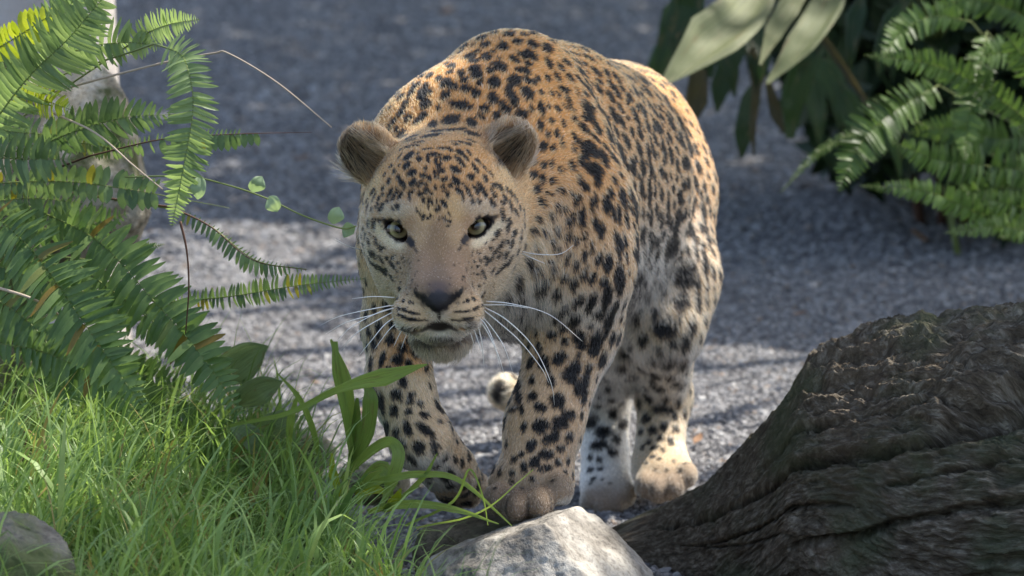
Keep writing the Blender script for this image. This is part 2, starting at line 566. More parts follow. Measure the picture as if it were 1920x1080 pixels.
fine = (1 - 2 * np.abs(fbm(flat(AR * 19, g2x * 28, g2y * 28), 4, 43, gain=.6))).reshape(TH.shape) - .6
fibre = fbm(flat(AR * 70, g2x * 78, g2y * 78), 3, 47, gain=.65).reshape(TH.shape)
big = fbm(flat(AR * 2.6, cx * 1.4, cy * 1.4), 3, 44).reshape(TH.shape)
disp = .034 * big + .030 * (ridge - .55) + .0080 * fine + .0034 * fibre
sc_ = np.clip((RR - .03) / .2, .15, 1)
disp *= sc_
def crack(xs_, hs_, width, depth):
    hc_ = np.interp(PXs, xs_, hs_) + .05 * wob + .02 * fine
    d = np.abs(h - hc_) / (width * (.5 + .5 * (vnoise(flat(AR * 9, AR * 0, AR * 0), 51).reshape(TH.shape) + 1)))
    m = sstep(xs_[0] - 30, xs_[0] + 40, PXs) * sstep(xs_[-1] + 40, xs_[-1] - 30, PXs) * (front > -.2)
    return -depth * np.exp(-d * d) * m
disp += crack([1250, 1320, 1500, 1700, 1790, 1900, 2100], [.80, .70, .40, .44, .52, .66, .7], .036, .060)
disp += crack([1790, 1860, 1960, 2100], [.55, .63, .68, .7], .11, .085)
disp += crack([1530, 1700, 1850, 2000], [-.17, .0, .14, .2], .026, .046)
disp += crack([1350, 1500, 1650], [.35, .12, .14], .020, .030)
disp += crack([1600, 1760, 1900], [-.42, -.34, -.2], .022, .034)
disp += crack([1580, 1700, 1850], [.80, .84, .88], .018, .022)
disp += crack([1450, 1560, 1700, 1820], [.62, .60, .66, .74], .016, .020)
disp += crack([1300, 1420, 1540], [.45, .15, -.1], .016, .018)
disp += crack([1700, 1820, 1960, 2100], [.25, .34, .42, .44], .016, .022)
disp += .020 * np.exp(-(((PXs - 1540) / 60) ** 2 + ((h - .75) / .2) ** 2))
tang = np.tile(np.array([1, -.28, .0]) / np.linalg.norm([1, -.28, .0]), (ns, 1))
side = np.cross(tang, np.array([0, 0, 1.0])); side /= np.linalg.norm(side, axis=1)[:, None]
side = np.where(side[:, 1:2] > 0, -side, side)
upv = np.cross(side, tang); upv = np.where(upv[:, 2:] < 0, -upv, upv)
rad = side[:, None, :] * np.cos(TH)[..., None] * .82 + upv[:, None, :] * np.sin(TH)[..., None]
LV = ctr[:, None, :] + rad * (RR + disp)[..., None]
I = np.arange(ns * nth).reshape(ns, nth)
J = np.roll(I, -1, axis=1)
LF = np.stack([I[:-1], I[1:], J[1:], J[:-1]], -1).reshape(-1, 4)
nv = ns * nth
LVf = np.concatenate([LV.reshape(-1, 3), ctr[:1], ctr[-1:]])
lme = mesh_from('log', LVf, LF)
bm = bmesh.new(); bm.from_mesh(lme); bm.verts.ensure_lookup_table()
for i0, cvi in ((0, nv), (ns - 1, nv + 1)):
    for j in range(nth):
        try: bm.faces.new((bm.verts[i0 * nth + j], bm.verts[i0 * nth + (j + 1) % nth], bm.verts[cvi]))
        except ValueError: pass
bmesh.ops.recalc_face_normals(bm, faces=bm.faces); bm.to_mesh(lme); bm.free()
uvw = np.concatenate([flat(AR, gx * gs, gy * gs), np.zeros((2, 3))])
la = lme.attributes.new('grain', 'FLOAT_VECTOR', 'POINT'); la.data.foreach_set('vector', uvw.astype(np.float32).ravel())
wm_, nt, b = new_mat('weathered_wood', .8, .3)
ga_ = attr_out(nt, 'grain')
mp = node(nt, 'ShaderNodeMapping'); mp.inputs['Scale'].default_value = (24, 42, 42); nt.links.new(ga_.outputs['Vector'], mp.inputs[0])
g1 = noise_tex(nt, mp.outputs[0], 1.0, 6, .65)
mp2 = node(nt, 'ShaderNodeMapping'); mp2.inputs['Scale'].default_value = (90, 150, 150); nt.links.new(ga_.outputs['Vector'], mp2.inputs[0])
g2 = noise_tex(nt, mp2.outputs[0], 1.0, 4, .7)
tc = node(nt, 'ShaderNodeTexCoord')
g3 = noise_tex(nt, tc.outputs['Object'], 6, 5, .6)
g4 = noise_tex(nt, tc.outputs['Object'], 3.2, 4, .6, .6)
wc = ramp(nt, g1.outputs[0], [(.30, lin(70, 60, 48)), (.5, lin(118, 106, 89)), (.68, lin(178, 168, 150))])
wc = mixc(nt, .6, wc, ramp(nt, g2.outputs[0], [(.3, (.35, .33, .32)), (.6, (1, 1, 1))]), 'MULTIPLY')
wc = mixc(nt, ramp(nt, g3.outputs[0], [(.47, (0, 0, 0)), (.62, (.7, .7, .7))]), wc, mixc(nt, g2.outputs[0], lin(62, 70, 48), lin(110, 118, 86)))
wc = mixc(nt, ramp(nt, g4.outputs[0], [(.62, (0, 0, 0)), (.74, (.45, .45, .45))]), wc, lin(122, 104, 90))
nt.links.new(wc, b.inputs['Base Color'])
bp = node(nt, 'ShaderNodeBump', i_Strength=.9, i_Distance=.010)
ad = node(nt, 'ShaderNodeMath', operation='ADD'); nt.links.new(g1.outputs[0], ad.inputs[0]); nt.links.new(g2.outputs[0], ad.inputs[1])
nt.links.new(ad.outputs[0], bp.inputs['Height']); nt.links.new(bp.outputs[0], b.inputs['Normal'])
obj('log', lme, wm_, label='weathered mossy log with deep grain cracks beside the pale boulder', cat='log')

# ------------------------------------------------------------------ fallen leaves on the gravel
dl, nt, b = new_mat('dry_leaf', .7, .3)
tc = node(nt, 'ShaderNodeTexCoord'); n1 = noise_tex(nt, tc.outputs['Object'], 60, 4)
nt.links.new(ramp(nt, n1.outputs[0], [(.3, lin(112, 82, 60)), (.7, lin(176, 140, 108))]), b.inputs['Base Color'])
for (x, y, L, a, lab) in ((566, 302, .018, .4, 'small orange dry leaf on the shaded gravel near the left ear'), (1308, 834, .019, 1.2, 'orange dry leaf on the gravel beside the hind paw'),
                          (1722, 452, .032, 2.0, 'reddish dry leaf on the gravel under the right fern'), (838, 32, .026, .9, 'small brown dry leaf on the far gravel behind the shoulders'), (1500, 600, .013, .2, 'small tan dry leaf on the gravel behind the log')):
    p = atz(x, y, GZ + .012)
    V, F = [], []
    for i in range(9):
        t = i / 8; w = .32 * math.sin(math.pi * min(1, t * .96 + .04)) ** .8
        for q in (-1, 0, 1):
            V.append(((t - .5) * L * 2, q * w * L, .25 * L * abs(q) + .4 * L * (t - .5) ** 2 + .01 * q * L * math.sin(t * 9)))
    for i in range(8):
        for q in (0, 1): F.append((i * 3 + q, i * 3 + q + 3, i * 3 + q + 4, i * 3 + q + 1))
    o = obj('dry_leaf', mesh_from('dry_leaf', V, F), dl, label=lab, cat='leaf')
    o.location = p; o.location.z = float(ground_z(p[0], p[1])) + .012; o.rotation_euler = (.25, -.2, a)
# ------------------------------------------------------------------ the leopard
ORANGE = lin(202, 142, 80); TAN = lin(196, 152, 104); PALE = lin(200, 174, 138); WHITE = lin(226, 220, 208); GREY = lin(158, 136, 110); TOE = lin(140, 122, 102); LEG = lin(190, 157, 120)
FACE_P = lin(168, 143, 112); FACE_G = lin(132, 110, 88); FACE_W = lin(196, 178, 150); FACE_O = lin(190, 138, 82)
PR = []      # (prim, k, colour, hair length, flow)
def leo(p, k, col=TAN, hl=0.013, flow=None):
    if flow is None:
        flow = p.b - p.a if isinstance(p, Cone) else np.array([0.2, 0.9, -0.4])
    flow = np.asarray(flow, float)
    PR.append((p, k, np.asarray(col), hl, flow / (np.linalg.norm(flow) + 1e-9)))
def RC(a, b, k, col=TAN, hl=0.013, flow=None):
    """tapered limb from photograph pixel, depth and pixel radius"""
    leo(Cone(at(*a[:3]), a[3] * mpp(a[2]), at(*b[:3]), b[3] * mpp(b[2])), k, col, hl, flow)
def EL(c, r, k, col=TAN, hl=0.013, flow=None, R=None):
    """ellipsoid: pixel centre and depth, radii (px, px in depth, px)"""
    leo(Ell(at(*c), np.array(r) * mpp(c[2]), R), k, col, hl, flow)

BACK = (0.30, 0.85, -0.25)
# trunk
RC((945, 180, .20, 122), (1040, 215, .34, 118), .06, ORANGE, .0078, BACK)
RC((1040, 225, .34, 118), (1152, 243, .70, 128), .07, ORANGE, .0078, BACK)
EL((842, 300, .12), (142, 160, 150), .06, ORANGE, .0075, (0.0, 0.8, 0.1))
EL((905, 300, .10), (170, 150, 170), .06, ORANGE, .0075, (0.1, 0.8, 0.0))
RC((985, 340, .18, 175), (1120, 345, .50, 178), .07, TAN, .0065, (0.25, 0.75, -0.5))
EL((1182, 330, .70), (148, 190, 150), .06, TAN, .0065, (0.1, 0.6, -0.8))
RC((930, 470, .06, 132), (1000, 480, .25, 138), .06, PALE, .018, (0.0, 0.3, -1))
RC((1000, 470, .25, 138), (1130, 465, .52, 132), .06, WHITE, .020, (0.1, 0.6, -0.7))
# shoulder blades and shoulders
RC((1002, 150, .20, 62), (1085, 400, .10, 92), .05, ORANGE, .0075, (0.25, 0.3, -0.9))
RC((1085, 400, .08, 96), (1085, 500, .06, 92), .05, TAN, .0075, (0.1, 0.1, -1))
RC((800, 330, .10, 105), (772, 460, .06, 86), .05, TAN, .0075, (-0.1, 0.1, -1))
# neck
RC((890, 340, .06, 150), (838, 390, -.06, 120), .05, ORANGE, .0075, (0.15, 0.9, 0.15))
RC((880, 480, .04, 120), (835, 500, -.05, 85), .05, PALE, .018, (0.1, 0.4, -0.8))
# front leg that carries the weight
RC((1085, 490, .06, 88), (1078, 610, .09, 80), .05, LEG, .0075)
RC((1078, 610, .09, 80), (1020, 795, .03, 66), .03, LEG, .0075)
RC((1020, 795, .03, 65), (1003, 880, .00, 65), .03, LEG, .007)
EL((994, 906, .005), (76, 64, 38), .03, LEG, .006, (-.1, -1, -.6))
for x, y, Y, r in ((932, 936, -.050, 29), (968, 948, -.076, 31), (1012, 942, -.078, 31), (1050, 917, -.054, 29)):
    leo(Ell(at(x, y, Y), np.array([r * .9, r * 1.4, r]) * mpp(Y)), .013, TOE, .005, (0, -1, -.8))
# lifted front leg
RC((772, 450, .06, 84), (748, 610, .06, 62), .05, LEG, .0075)
RC((748, 610, .06, 61), (748, 715, .00, 53), .03, PALE, .010)
RC((748, 715, .00, 53), (788, 818, -.03, 57), .03, PALE, .008)
RC((788, 818, -.03, 57), (842, 880, .05, 50), .012, LEG, .007)
RC((842, 880, .05, 50), (868, 908, .10, 40), .006, LEG, .006)
for x, y, Y, r in ((836, 918, .08, 22), (858, 927, .09, 24), (880, 926, .10, 24), (896, 908, .11, 21)):
    leo(Ell(at(x, y, Y), np.array([r, r * 1.2, r * 1.1]) * mpp(Y)), .006, TOE, .0045, (.5, -.5, -.8))
# hind legs
RC((1215, 400, .66, 118), (1245, 520, .58, 92), .06, TAN, .0085, (.05, .2, -1))
RC((1245, 520, .58, 88), (1244, 605, .53, 70), .05, PALE, .016, (.05, .2, -1))
RC((1244, 610, .53, 64), (1246, 740, .68, 43), .03, PALE, .011)
RC((1246, 740, .68, 44), (1236, 850, .62, 46), .03, PALE, .008)
EL((1243, 886, .58), (58, 70, 38), .03, PALE, .006, (0, -1, -.6))
for x, y, Y, r in ((1210, 908, .535, 25), (1234, 918, .52, 26), (1264, 912, .52, 26), (1288, 890, .535, 24)):
    leo(Ell(at(x, y, Y), np.array([r * .86, r * 1.5, r]) * mpp(Y)), .008, TOE, .0042, (0, -1, -.8))
RC((1130, 420, .72, 105), (1120, 560, .62, 72), .05, PALE, .012, (0, .2, -1))
RC((1120, 560, .62, 68), (1152, 645, .60, 42), .05, PALE, .012, (0, .2, -1))
RC((1150, 650, .60, 42), (1128, 760, .74, 42), .03, WHITE, .011)
RC((1130, 760, .74, 43), (1136, 885, .68, 45), .03, WHITE, .008)
EL((1136, 918, .63), (48, 66, 34), .03, WHITE, .006, (0, -1, -.6))
for x, y, Y, r in ((1106, 940, .59, 23), (1130, 950, .575, 24), (1156, 945, .575, 24), (1174, 928, .59, 22)):
    leo(Ell(at(x, y, Y), np.array([r * .86, r * 1.5, r]) * mpp(Y)), .008, TOE, .0042, (0, -1, -.8))
# tail
tl = [(1185, 300, .92, 42), (1185, 420, 1.02, 34), (1165, 540, 1.08, 31), (1120, 650, 1.10, 30), (1050, 730, 1.08, 31), (985, 752, 1.04, 32), (950, 735, 1.02, 33)]
for a, b in zip(tl[:-1], tl[1:]):
    RC(a, b, .02, PALE, .012)
# head
HB = (0.0, 0.9, 0.45)
EL((826, 372, -.08), (131, 150, 112), .05, FACE_O, .0048, (0, .85, .6))
EL((826, 428, -.09), (126, 130, 80), .04, FACE_P, .005, (0, .9, .1))
EL((742, 455, -.085), (50, 80, 56), .04, FACE_P, .0055, (-.7, .6, -.2))
EL((916, 449, -.085), (50, 80, 56), .04, FACE_P, .0055, (.7, .6, -.2))
EL((768, 530, -.10), (50, 75, 50), .04, FACE_P, .007, (-.5, .6, -.6))
EL((880, 526, -.10), (52, 75, 50), .04, FACE_P, .007, (.5, .6, -.6))
RC((822, 370, -.130, 84), (822, 460, -.160, 66), .03, FACE_O, .005, (0, .6, .9))
RC((822, 450, -.165, 62), (822, 538, -.232, 53), .028, FACE_G, .0035, (0, .5, 1))
RC((797, 415, -.165, 28), (789, 536, -.246, 22), .012, FACE_G, .0035, (0, .5, 1))
RC((848, 412, -.165, 28), (855, 534, -.246, 22), .012, FACE_G, .0035, (0, .5, 1))
EL((779, 515, -.165), (44, 60, 52), .03, FACE_P, .0045, (-.7, .5, .2))
EL((866, 512, -.165), (44, 60, 52), .03, FACE_P, .0045, (.7, .5, .2))
EL((822, 585, -.215), (78, 75, 46), .03, FACE_P, .005, (0, .7, -.2))
EL((776, 588, -.240), (38, 50, 33), .018, FACE_P, .006, (-1, .4, -.2))
EL((868, 585, -.240), (38, 50, 33), .018, FACE_P, .006, (1, .4, -.2))
EL((822, 543, -.262), (42, 28, 26), .018, FACE_G, .003, (0, .5, 1))
EL((822, 570, -.268), (24, 24, 22), .012, FACE_G, .003, (0, .5, 1))
EL((826, 620, -.215), (38, 46, 22), .016, FACE_P, .006, (0, .3, -1))
EL((828, 630, -.15), (56, 60, 36), .03, FACE_W, .016, (0, .5, -1))
# brow ridges and cheekbones
RC((720, 402, -.135, 25), (776, 398, -.172, 27), .016, FACE_P, .006, (-.4, .4, .8))
RC((922, 397, -.135, 25), (866, 393, -.172, 27), .016, FACE_P, .006, (.4, .4, .8))
RC((726, 462, -.130, 24), (776, 478, -.165, 26), .022, FACE_W, .006, (-.9, .4, -.1))
RC((918, 456, -.130, 24), (868, 472, -.165, 26), .022, FACE_W, .006, (.9, .4, -.1))
EYES = [(747, 430, -.148), (893, 424, -.148)]
EYE_R = .0205
# ears
EARS = [((693, 290, -.045), (52, 30, 62), rot(-10, -44, 24)), ((950, 280, -.045), (52, 30, 62), rot(-10, 42, -24))]
for c, r, R in EARS:
    EL(c, r, .015, lin(128, 102, 74), .011, (0, .3, 1), R)

def build_body():
    xs = np.concatenate([np.arange(-.26, .06, .0026), np.arange(.06, .33, .0055)])
    ys = np.concatenate([np.arange(-.34, .0, .0028), np.arange(.0, 1.18, .0058)])
    zs = np.concatenate([np.arange(-.18, .20, .0055), np.arange(.20, .52, .0028), np.arange(.52, .72, .0055)])
    f = Field(xs, ys, zs)
    for p, k, *_ in PR:
        f.union(p, k)
    # ear cups
    for i, (c, r, R) in enumerate(EARS):
        sx = -1 if i == 0 else 1
        cc = at(*c) + np.array([sx * .006, -.024, -.004])
        f.cut(Ell(cc, np.array([r[0] - 6, 32, r[2] - 6]) * mpp(c[2]), R), .006)
    # eye openings: almond cuts, then the nose and mouth grooves
    for i, (x, y, Y) in enumerate(EYES):
        tilt = 24 if i == 0 else -24
        f.cut(Ell(at(x, y + 5, Y - .028), np.array([.0235, .026, .0112]), rot(0, tilt, 0)), .004)
        ix = x + (20 if i == 0 else -20)
        f.cut(Ell(at(ix, y + 14, Y - .026), np.array([.010, .016, .0065]), rot(0, 45 if i == 0 else -45, 0)), .004)
    for sx in (-1, 1):
        f.cut(Cone(at(822 + sx * 20, 563, -.300), .0045, at(822 + sx * 40, 548, -.285), .0035), .004)
    f.cut(Cone(at(823, 588, -.298), .003, at(823, 603, -.286), .003), .004)
    f.cut(Cone(at(823, 604, -.283), .004, at(790, 618, -.272), .0035), .004)
    f.cut(Cone(at(823, 604, -.283), .004, at(856, 616, -.272), .0035), .004)
    f.cut(Cone(at(790, 618, -.272), .0035, at(757, 612, -.235), .004), .004)
    f.cut(Cone(at(856, 616, -.272), .0035, at(890, 608, -.235), .004), .004)
    return f.mesh()
# ---- coat markings: (x, y, length, width, angle) read in crops of the photograph; x0, y0, scale place a crop
MARKS = []
BLACK = lin(14, 12, 12)
def crop(x0, y0, s, rows, grow=1.0, skip=None, wide=1.0):
    for r in rows:
        if skip and skip(x0 + r[0] / s, y0 + r[1] / s): continue
        x, y, l = r[:3]
        w = r[3] if len(r) > 3 else l
        a = r[4] if len(r) > 4 else 0
        MARKS.append((x0 + x / s, y0 + y / s, grow * l / s / 2, grow * wide * w / s / 2, a, BLACK, 1.0, .22, None))
crop(640, 200, 5.4, [(680,505,110,70,-35),(665,600,90,60,-45),(715,675,100,60,-30),(725,775,80,60,-55),(800,795,80,34,-50),(790,530,60,50,60),(780,480,40,30),(590,510,80,24,-65),(500,610,60,28,-50),
 (590,595,40,24,-50),(535,665,60,36,-65),(575,725,50,36,-60),(610,775,80,50,40),(485,760,80,36,-65),(420,835,70,30,-65),(495,880,110,44,-60),(540,905,130,36,-55),(595,905,90,36,-50),(690,900,110,26,85),(715,870,70,24,-50),
 (315,870,80,30,-45),(335,915,90,24,-65),(265,1040,90,34,-75),(365,1010,70,28,-70),(405,1025,100,34,-65),(310,1050,50,24,-70),(520,1040,40,34),(575,1020,60,34,80),(425,895,40,24),(850,635,44,44),(835,705,60,44,20),
 (890,730,60,36,70),(860,795,36,24),(860,850,60,40,-40),(800,895,44,44),(835,955,60,36,85),(910,885,40,30),(890,935,30,24),(880,990,90,22,85),(915,970,60,22,85),(950,830,40,24,85),(1030,810,34,30),(1030,855,40,20),
 (1070,900,60,30,85),(1030,980,80,34,50),(965,960,60,22,85),(990,1030,80,26,85),(955,1050,80,22,88),(770,1060,40,24,80),(1045,740,60,44),(1030,645,44,30),(870,430,100,26,-5),(740,395,100,24,10),(665,415,60,30,10),
 (790,360,120,24,5),(700,345,120,24,-5),(640,310,80,40,-20),(1020,425,80,30),(930,490,170,36),(880,540,110,36,75),(960,560,120,28,85),(1000,540,80,24,85),(1070,525,70,60),(945,690,100,26,80),(980,690,80,20,85),(1000,600,40,24),
 (440,690,60,20,-60),(600,445,30,24),(260,960,60,24,-70),(225,1000,60,24,-75),(470,960,44,24,-60),(380,940,50,22,-60),(640,830,50,22,-45),(560,830,40,22,-50)], 1.28)
crop(820, 200, 5.4, [(100,525,80,60),(230,465,90,60,35),(290,520,90,40,50),(315,465,80,34,60),(130,435,60,34,50),(225,555,130,44,48),(190,645,100,60,25),(380,625,110,40,60),(335,715,70,60,20),(485,735,90,44,60),
 (190,755,100,64,40),(410,555,70,30,40),(490,640,120,18,45),(130,805,50,44),(55,815,36,30),(105,900,60,34,85),(60,980,90,34,50),(210,855,70,44,45),(255,910,100,28,75),(320,875,130,30,60),(450,840,150,46,58),(390,850,110,34,55),
 (480,890,80,40,65),(570,890,110,40,58),(555,980,110,44,65),(680,930,90,40,65),(620,815,120,40,30),(420,960,70,34,60),(360,980,50,34,20),(655,975,50,30,40),(740,1010,110,40,80),(830,1030,60,30,80),(775,920,60,20,75),
 (650,1065,40,30,70),(780,1060,60,24,60),(65,740,60,44),(60,650,40,36),(20,610,60,30,80),(15,680,60,24,85),(70,855,30,24),(190,385,80,26,-5),(310,385,70,24,5),(60,425,70,24),(340,350,100,24,10),(230,360,160,20),(365,285,130,40,8),
 (700,850,60,24,65),(740,880,60,22,70),(560,800,60,24,50),(800,960,60,22,80),(270,790,50,22,50),(545,690,60,22,55)], 1.28)
up400 = lambda x, y: y < 400
crop(670, 370, 6.75, [(40,200,90,26,-80),(30,310,90,26,-85),(35,420,70,24,88),(60,680,90,28,75),(100,730,80,28,70),(125,155,100,38,-70),(255,120,80,34,-70),(190,160,50,24,-75),(305,140,100,34,-70),(450,155,50,34,-60),(515,130,60,34,80),(355,180,30,24),(145,345,100,50,-75),(215,340,140,36,-80),
 (80,400,80,30,-75),(105,500,100,28,-85),(60,510,60,20,90),(150,580,100,30,75),(240,560,110,32,80),(295,630,110,40,75),(80,605,50,36),(175,480,60,24,85),(350,640,40,30),(170,710,120,36,65),
 (235,745,130,36,62),(310,790,120,40,60),(380,770,60,50),(450,765,60,40,80),(440,850,140,50,40),(520,830,40,40),(585,770,30,24),(550,890,36,24,-40),(600,870,24,20),(180,820,110,40,55),
 (330,930,190,56,40),(370,930,70,50,60),(510,945,30,26),(120,800,80,30,80),(240,880,150,40,50),(700,1045,30,24),(640,820,18,18),(570,745,24,24),(515,1010,30,24),(430,1010,110,36,50),
 (640,5,95,24,85),(670,-35,60,24,-50),(840,50,70,46,85),(900,100,110,32,85),(945,65,80,28,85),(765,195,60,22,-75),(800,210,60,26,-70),(835,255,80,44,-65),(885,270,44,28,-60),(930,240,70,24,80),
 (995,165,70,24,90),(1035,150,50,24,85),(965,280,50,16,85),(905,25,50,24,85),(985,50,60,20,85),(1010,50,70,20,88),(970,120,60,16,85)], 1.2, up400)
crop(820, 370, 6.75, [(1085,60,120,40,80),(1090,220,120,40,85),(1095,380,110,40,88),(1080,640,110,40,-70),(1010,700,110,40,-65),(960,880,120,40,-50),(1060,440,70,30,85),(75,75,100,40,55),(145,210,70,36,60),(90,275,70,36,55),(155,305,50,32,60),(130,370,40,30),(305,0,95,24,85),(450,75,50,30,30),(525,60,90,44,60),(695,80,120,50,65),(860,30,90,44,70),
 (825,75,60,40,50),(930,170,170,50,85),(820,230,150,40,80),(770,200,100,36,70),(900,320,100,60,70),(1000,210,110,36,70),(1040,150,80,36,80),(880,420,110,36,85),(970,460,100,70,-70),(1050,530,110,50,-75),
 (765,430,60,40,60),(745,470,80,50,45),(810,590,110,34,-70),(765,640,100,34,-60),(870,570,60,34,-80),(930,600,140,46,-80),(670,650,60,40,40),(705,545,60,30),(610,590,30,26),(610,770,90,50,30),
 (690,750,140,36,-65),(640,820,130,30,-45),(770,740,100,36,-60),(850,740,110,46,-70),(900,810,170,44,-60),(820,880,150,50,-40),(545,800,70,36,55),(610,850,50,36),(460,815,50,20,40),(510,880,44,36),
 (435,885,30,26),(570,950,80,40,50),(600,1010,60,40,70),(690,940,110,30,-65),(740,970,80,24,-60),(530,710,40,26),(490,710,24,24),(440,700,30,20),(335,1010,40,26,40),(500,980,50,26,40),(20,130,70,24,85),(25,290,40,20,85),(0,45,60,24,85)], 1.2, up400)
crop(700, 500, 6.0, [(300,240,44,46),(370,240,24,30),(440,150,30,36),(270,355,70,40,40),(340,385,36,50),(410,400,36,44),(445,418,26,34),(285,470,60,36,40),(350,490,70,40,30),(440,520,150,32,10),
 (520,535,30,20),(350,570,200,34,25),(480,600,160,30,8),(590,600,50,16),(1185,210,46,40),(1118,218,26,34),(1240,290,30,40),(1205,330,60,50,-20),(1128,362,50,50),(1060,385,50,46),(1018,398,34,36),
 (1225,430,60,30,-40),(1150,470,110,40,-30),(1050,500,130,30,-12),(950,515,120,22,-5),(1050,590,150,30,-10),(930,600,60,26),(880,595,30,20),(1015,118,36,26,30),(1000,145,20,20),(1170,90,30,24)], 1.15)
# hump and neck
crop(640, 0, 1.929, [(605,122,44,26),(520,160,40,26,-15),(582,168,46,36,15),(635,150,36,26,20),(690,160,44,28,40),(685,200,56,26,55),(625,215,46,26,40),(655,200,56,22,45),(465,207,40,44,-60),(522,207,40,40,-60),
 (570,240,56,46,20),(488,272,46,40,20),(432,265,28,34),(395,240,30,36,-60),(552,298,46,46,30),(665,257,44,36,30),(628,290,56,46,-30),(675,340,50,56),(615,350,80,36,70),(450,322,36,34),(487,338,36,40),
 (405,312,34,30),(375,300,50,34,-50),(350,285,30,24,-60),(318,275,30,24,-50),(300,340,60,46,-40),(375,350,44,30,-40),(432,382,80,34,10),(513,393,40,32,30),(545,355,34,50,-10),(590,390,60,34,60),
 (350,395,16,20),(305,380,44,36,-30),(395,437,60,46,-15),(330,452,28,40),(285,430,60,30,-40),(240,428,36,30,-40),(230,380,40,24,-60),(215,410,30,24,-50),(470,445,44,36,30),(505,425,36,20,30),(560,420,28,30),
 (215,490,40,26,-30),(250,500,60,20,-20),(330,490,70,20,-10),(410,470,80,16,-5),(470,485,60,16,10),(345,475,50,16,0),(270,310,40,30,-40),(725,395,60,24,80),(720,455,40,24,85),(758,437,30,26,60),(745,485,36,28,80),
 (780,490,30,24,70),(765,535,24,24),(725,535,40,30,-40),(740,265,60,34,50),(790,290,60,26,65),(750,235,40,20,50),(800,240,50,24,60),(640,255,36,20,40),(480,125,34,18,-30),(550,120,30,16,0),(660,125,30,16,30),
 (440,170,36,24,-40),(380,205,36,20,-45),(335,235,34,20,-45),(290,275,30,20,-45),(250,340,34,20,-55),(190,440,30,20,-60),(175,460,24,16,-60)], 1.2, skip=lambda x, y: x > 1022)
# front legs, chest, hind legs
crop(640, 540, 2.16, [(850,20,50,30,60),(950,55,56,40,-40),(1015,70,110,48,-75),(1080,40,90,50,80),(905,75,40,30),(945,125,60,40,-50),(965,205,80,50,60),(1030,225,100,56,-75),(850,185,44,32),(905,215,34,28),
 (885,285,60,46,-30),(935,335,90,60,-50),(970,400,100,50,-60),(820,300,60,40,60),(770,370,40,24,90),(850,375,50,30,80),(880,455,60,60),(805,480,50,34,20),(775,435,40,34,-50),(730,490,40,20,80),(920,510,60,40),
 (985,440,60,30,-70),(740,560,40,24,85),(805,555,60,54),(890,545,60,50),(850,605,66,44,-20),(770,635,44,40,-50),(925,600,36,34),(830,670,56,40),(890,645,44,26),(730,670,24,20),(785,700,44,46,40),(738,720,40,24,85),
 (830,728,46,26),(878,706,30,26),(920,695,24,24),(700,690,30,24),(690,745,24,24),(908,745,24,16),(1085,130,80,40,-80),(1060,290,70,36,-70),(1000,330,50,36,-60),(800,235,40,24,60),(1100,200,60,30,-75),
 (150,150,40,30),(198,205,40,44),(247,240,34,36),(228,285,50,44),(275,215,30,30),(300,262,50,34,20),(165,285,60,26,-75),(130,220,50,26,70),(270,300,30,30),(190,325,30,20),(345,320,40,20,-70),(248,378,40,40),
 (222,432,46,40,20),(285,428,30,20),(212,492,34,46),(276,458,26,26),(272,500,28,30),(318,466,28,22),(337,511,34,24),(158,460,70,30,85),(130,430,60,30,85),(180,560,60,30,80),(268,568,60,30,75),(340,572,80,34,35),
 (400,540,24,20),(222,580,36,34),(310,640,50,42,20),(376,662,30,24),(422,680,30,24),(376,715,30,30),(255,632,24,20),(235,640,70,40,80),(280,690,44,24,50),(330,745,50,30,60),(405,760,60,24,50),(380,632,40,20,10),
 (120,300,60,24,85),(115,360,60,24,85),(140,520,50,26,80),(150,190,40,24,60),(110,170,50,20,80),(205,150,40,24,40),(260,170,34,24),(440,740,40,20,50),(460,690,30,18,50),
 (1370,55,70,56,-40),(1310,155,90,66),(1225,205,40,40),(1390,215,60,40,-70),(1340,220,30,30),(1325,290,60,40),(1390,300,50,40,-60),(1260,285,30,24),(1270,335,60,34,20),(1335,345,40,24),(1285,390,56,30,20),(1350,370,40,30,-40),
 (1245,430,50,30,60),(1300,485,70,36),(1210,460,44,24,85),(1235,520,40,34),(1260,570,34,30),(1305,555,30,30),(1215,575,24,24),(1245,620,24,24),(1295,605,30,24),(1332,615,36,26,85),(1270,640,40,20,-20),(1355,565,30,24),
 (1220,640,20,20),(1300,652,24,20),(1260,680,24,16),(1350,515,36,20,85),(1365,455,40,20,85),(1440,60,90,30,85),(1420,150,70,24,-75),(1290,20,60,36,30),
 (1150,255,50,34),(1060,575,60,44,10),(1010,530,50,50),(1098,500,44,36,85),(1140,545,50,40,-30),(1045,630,70,34),(1095,660,36,34),(1115,605,36,30),(1010,680,26,20,85),(1045,692,24,24),(1008,732,28,24),(1050,730,20,20),
 (1020,770,20,20),(1100,440,40,24,60),(1080,390,40,20,70),(1040,470,30,24),(715,390,70,34,80),(650,420,60,30,80)], 1.2, skip=lambda x, y: x > 1020 and y < 590)
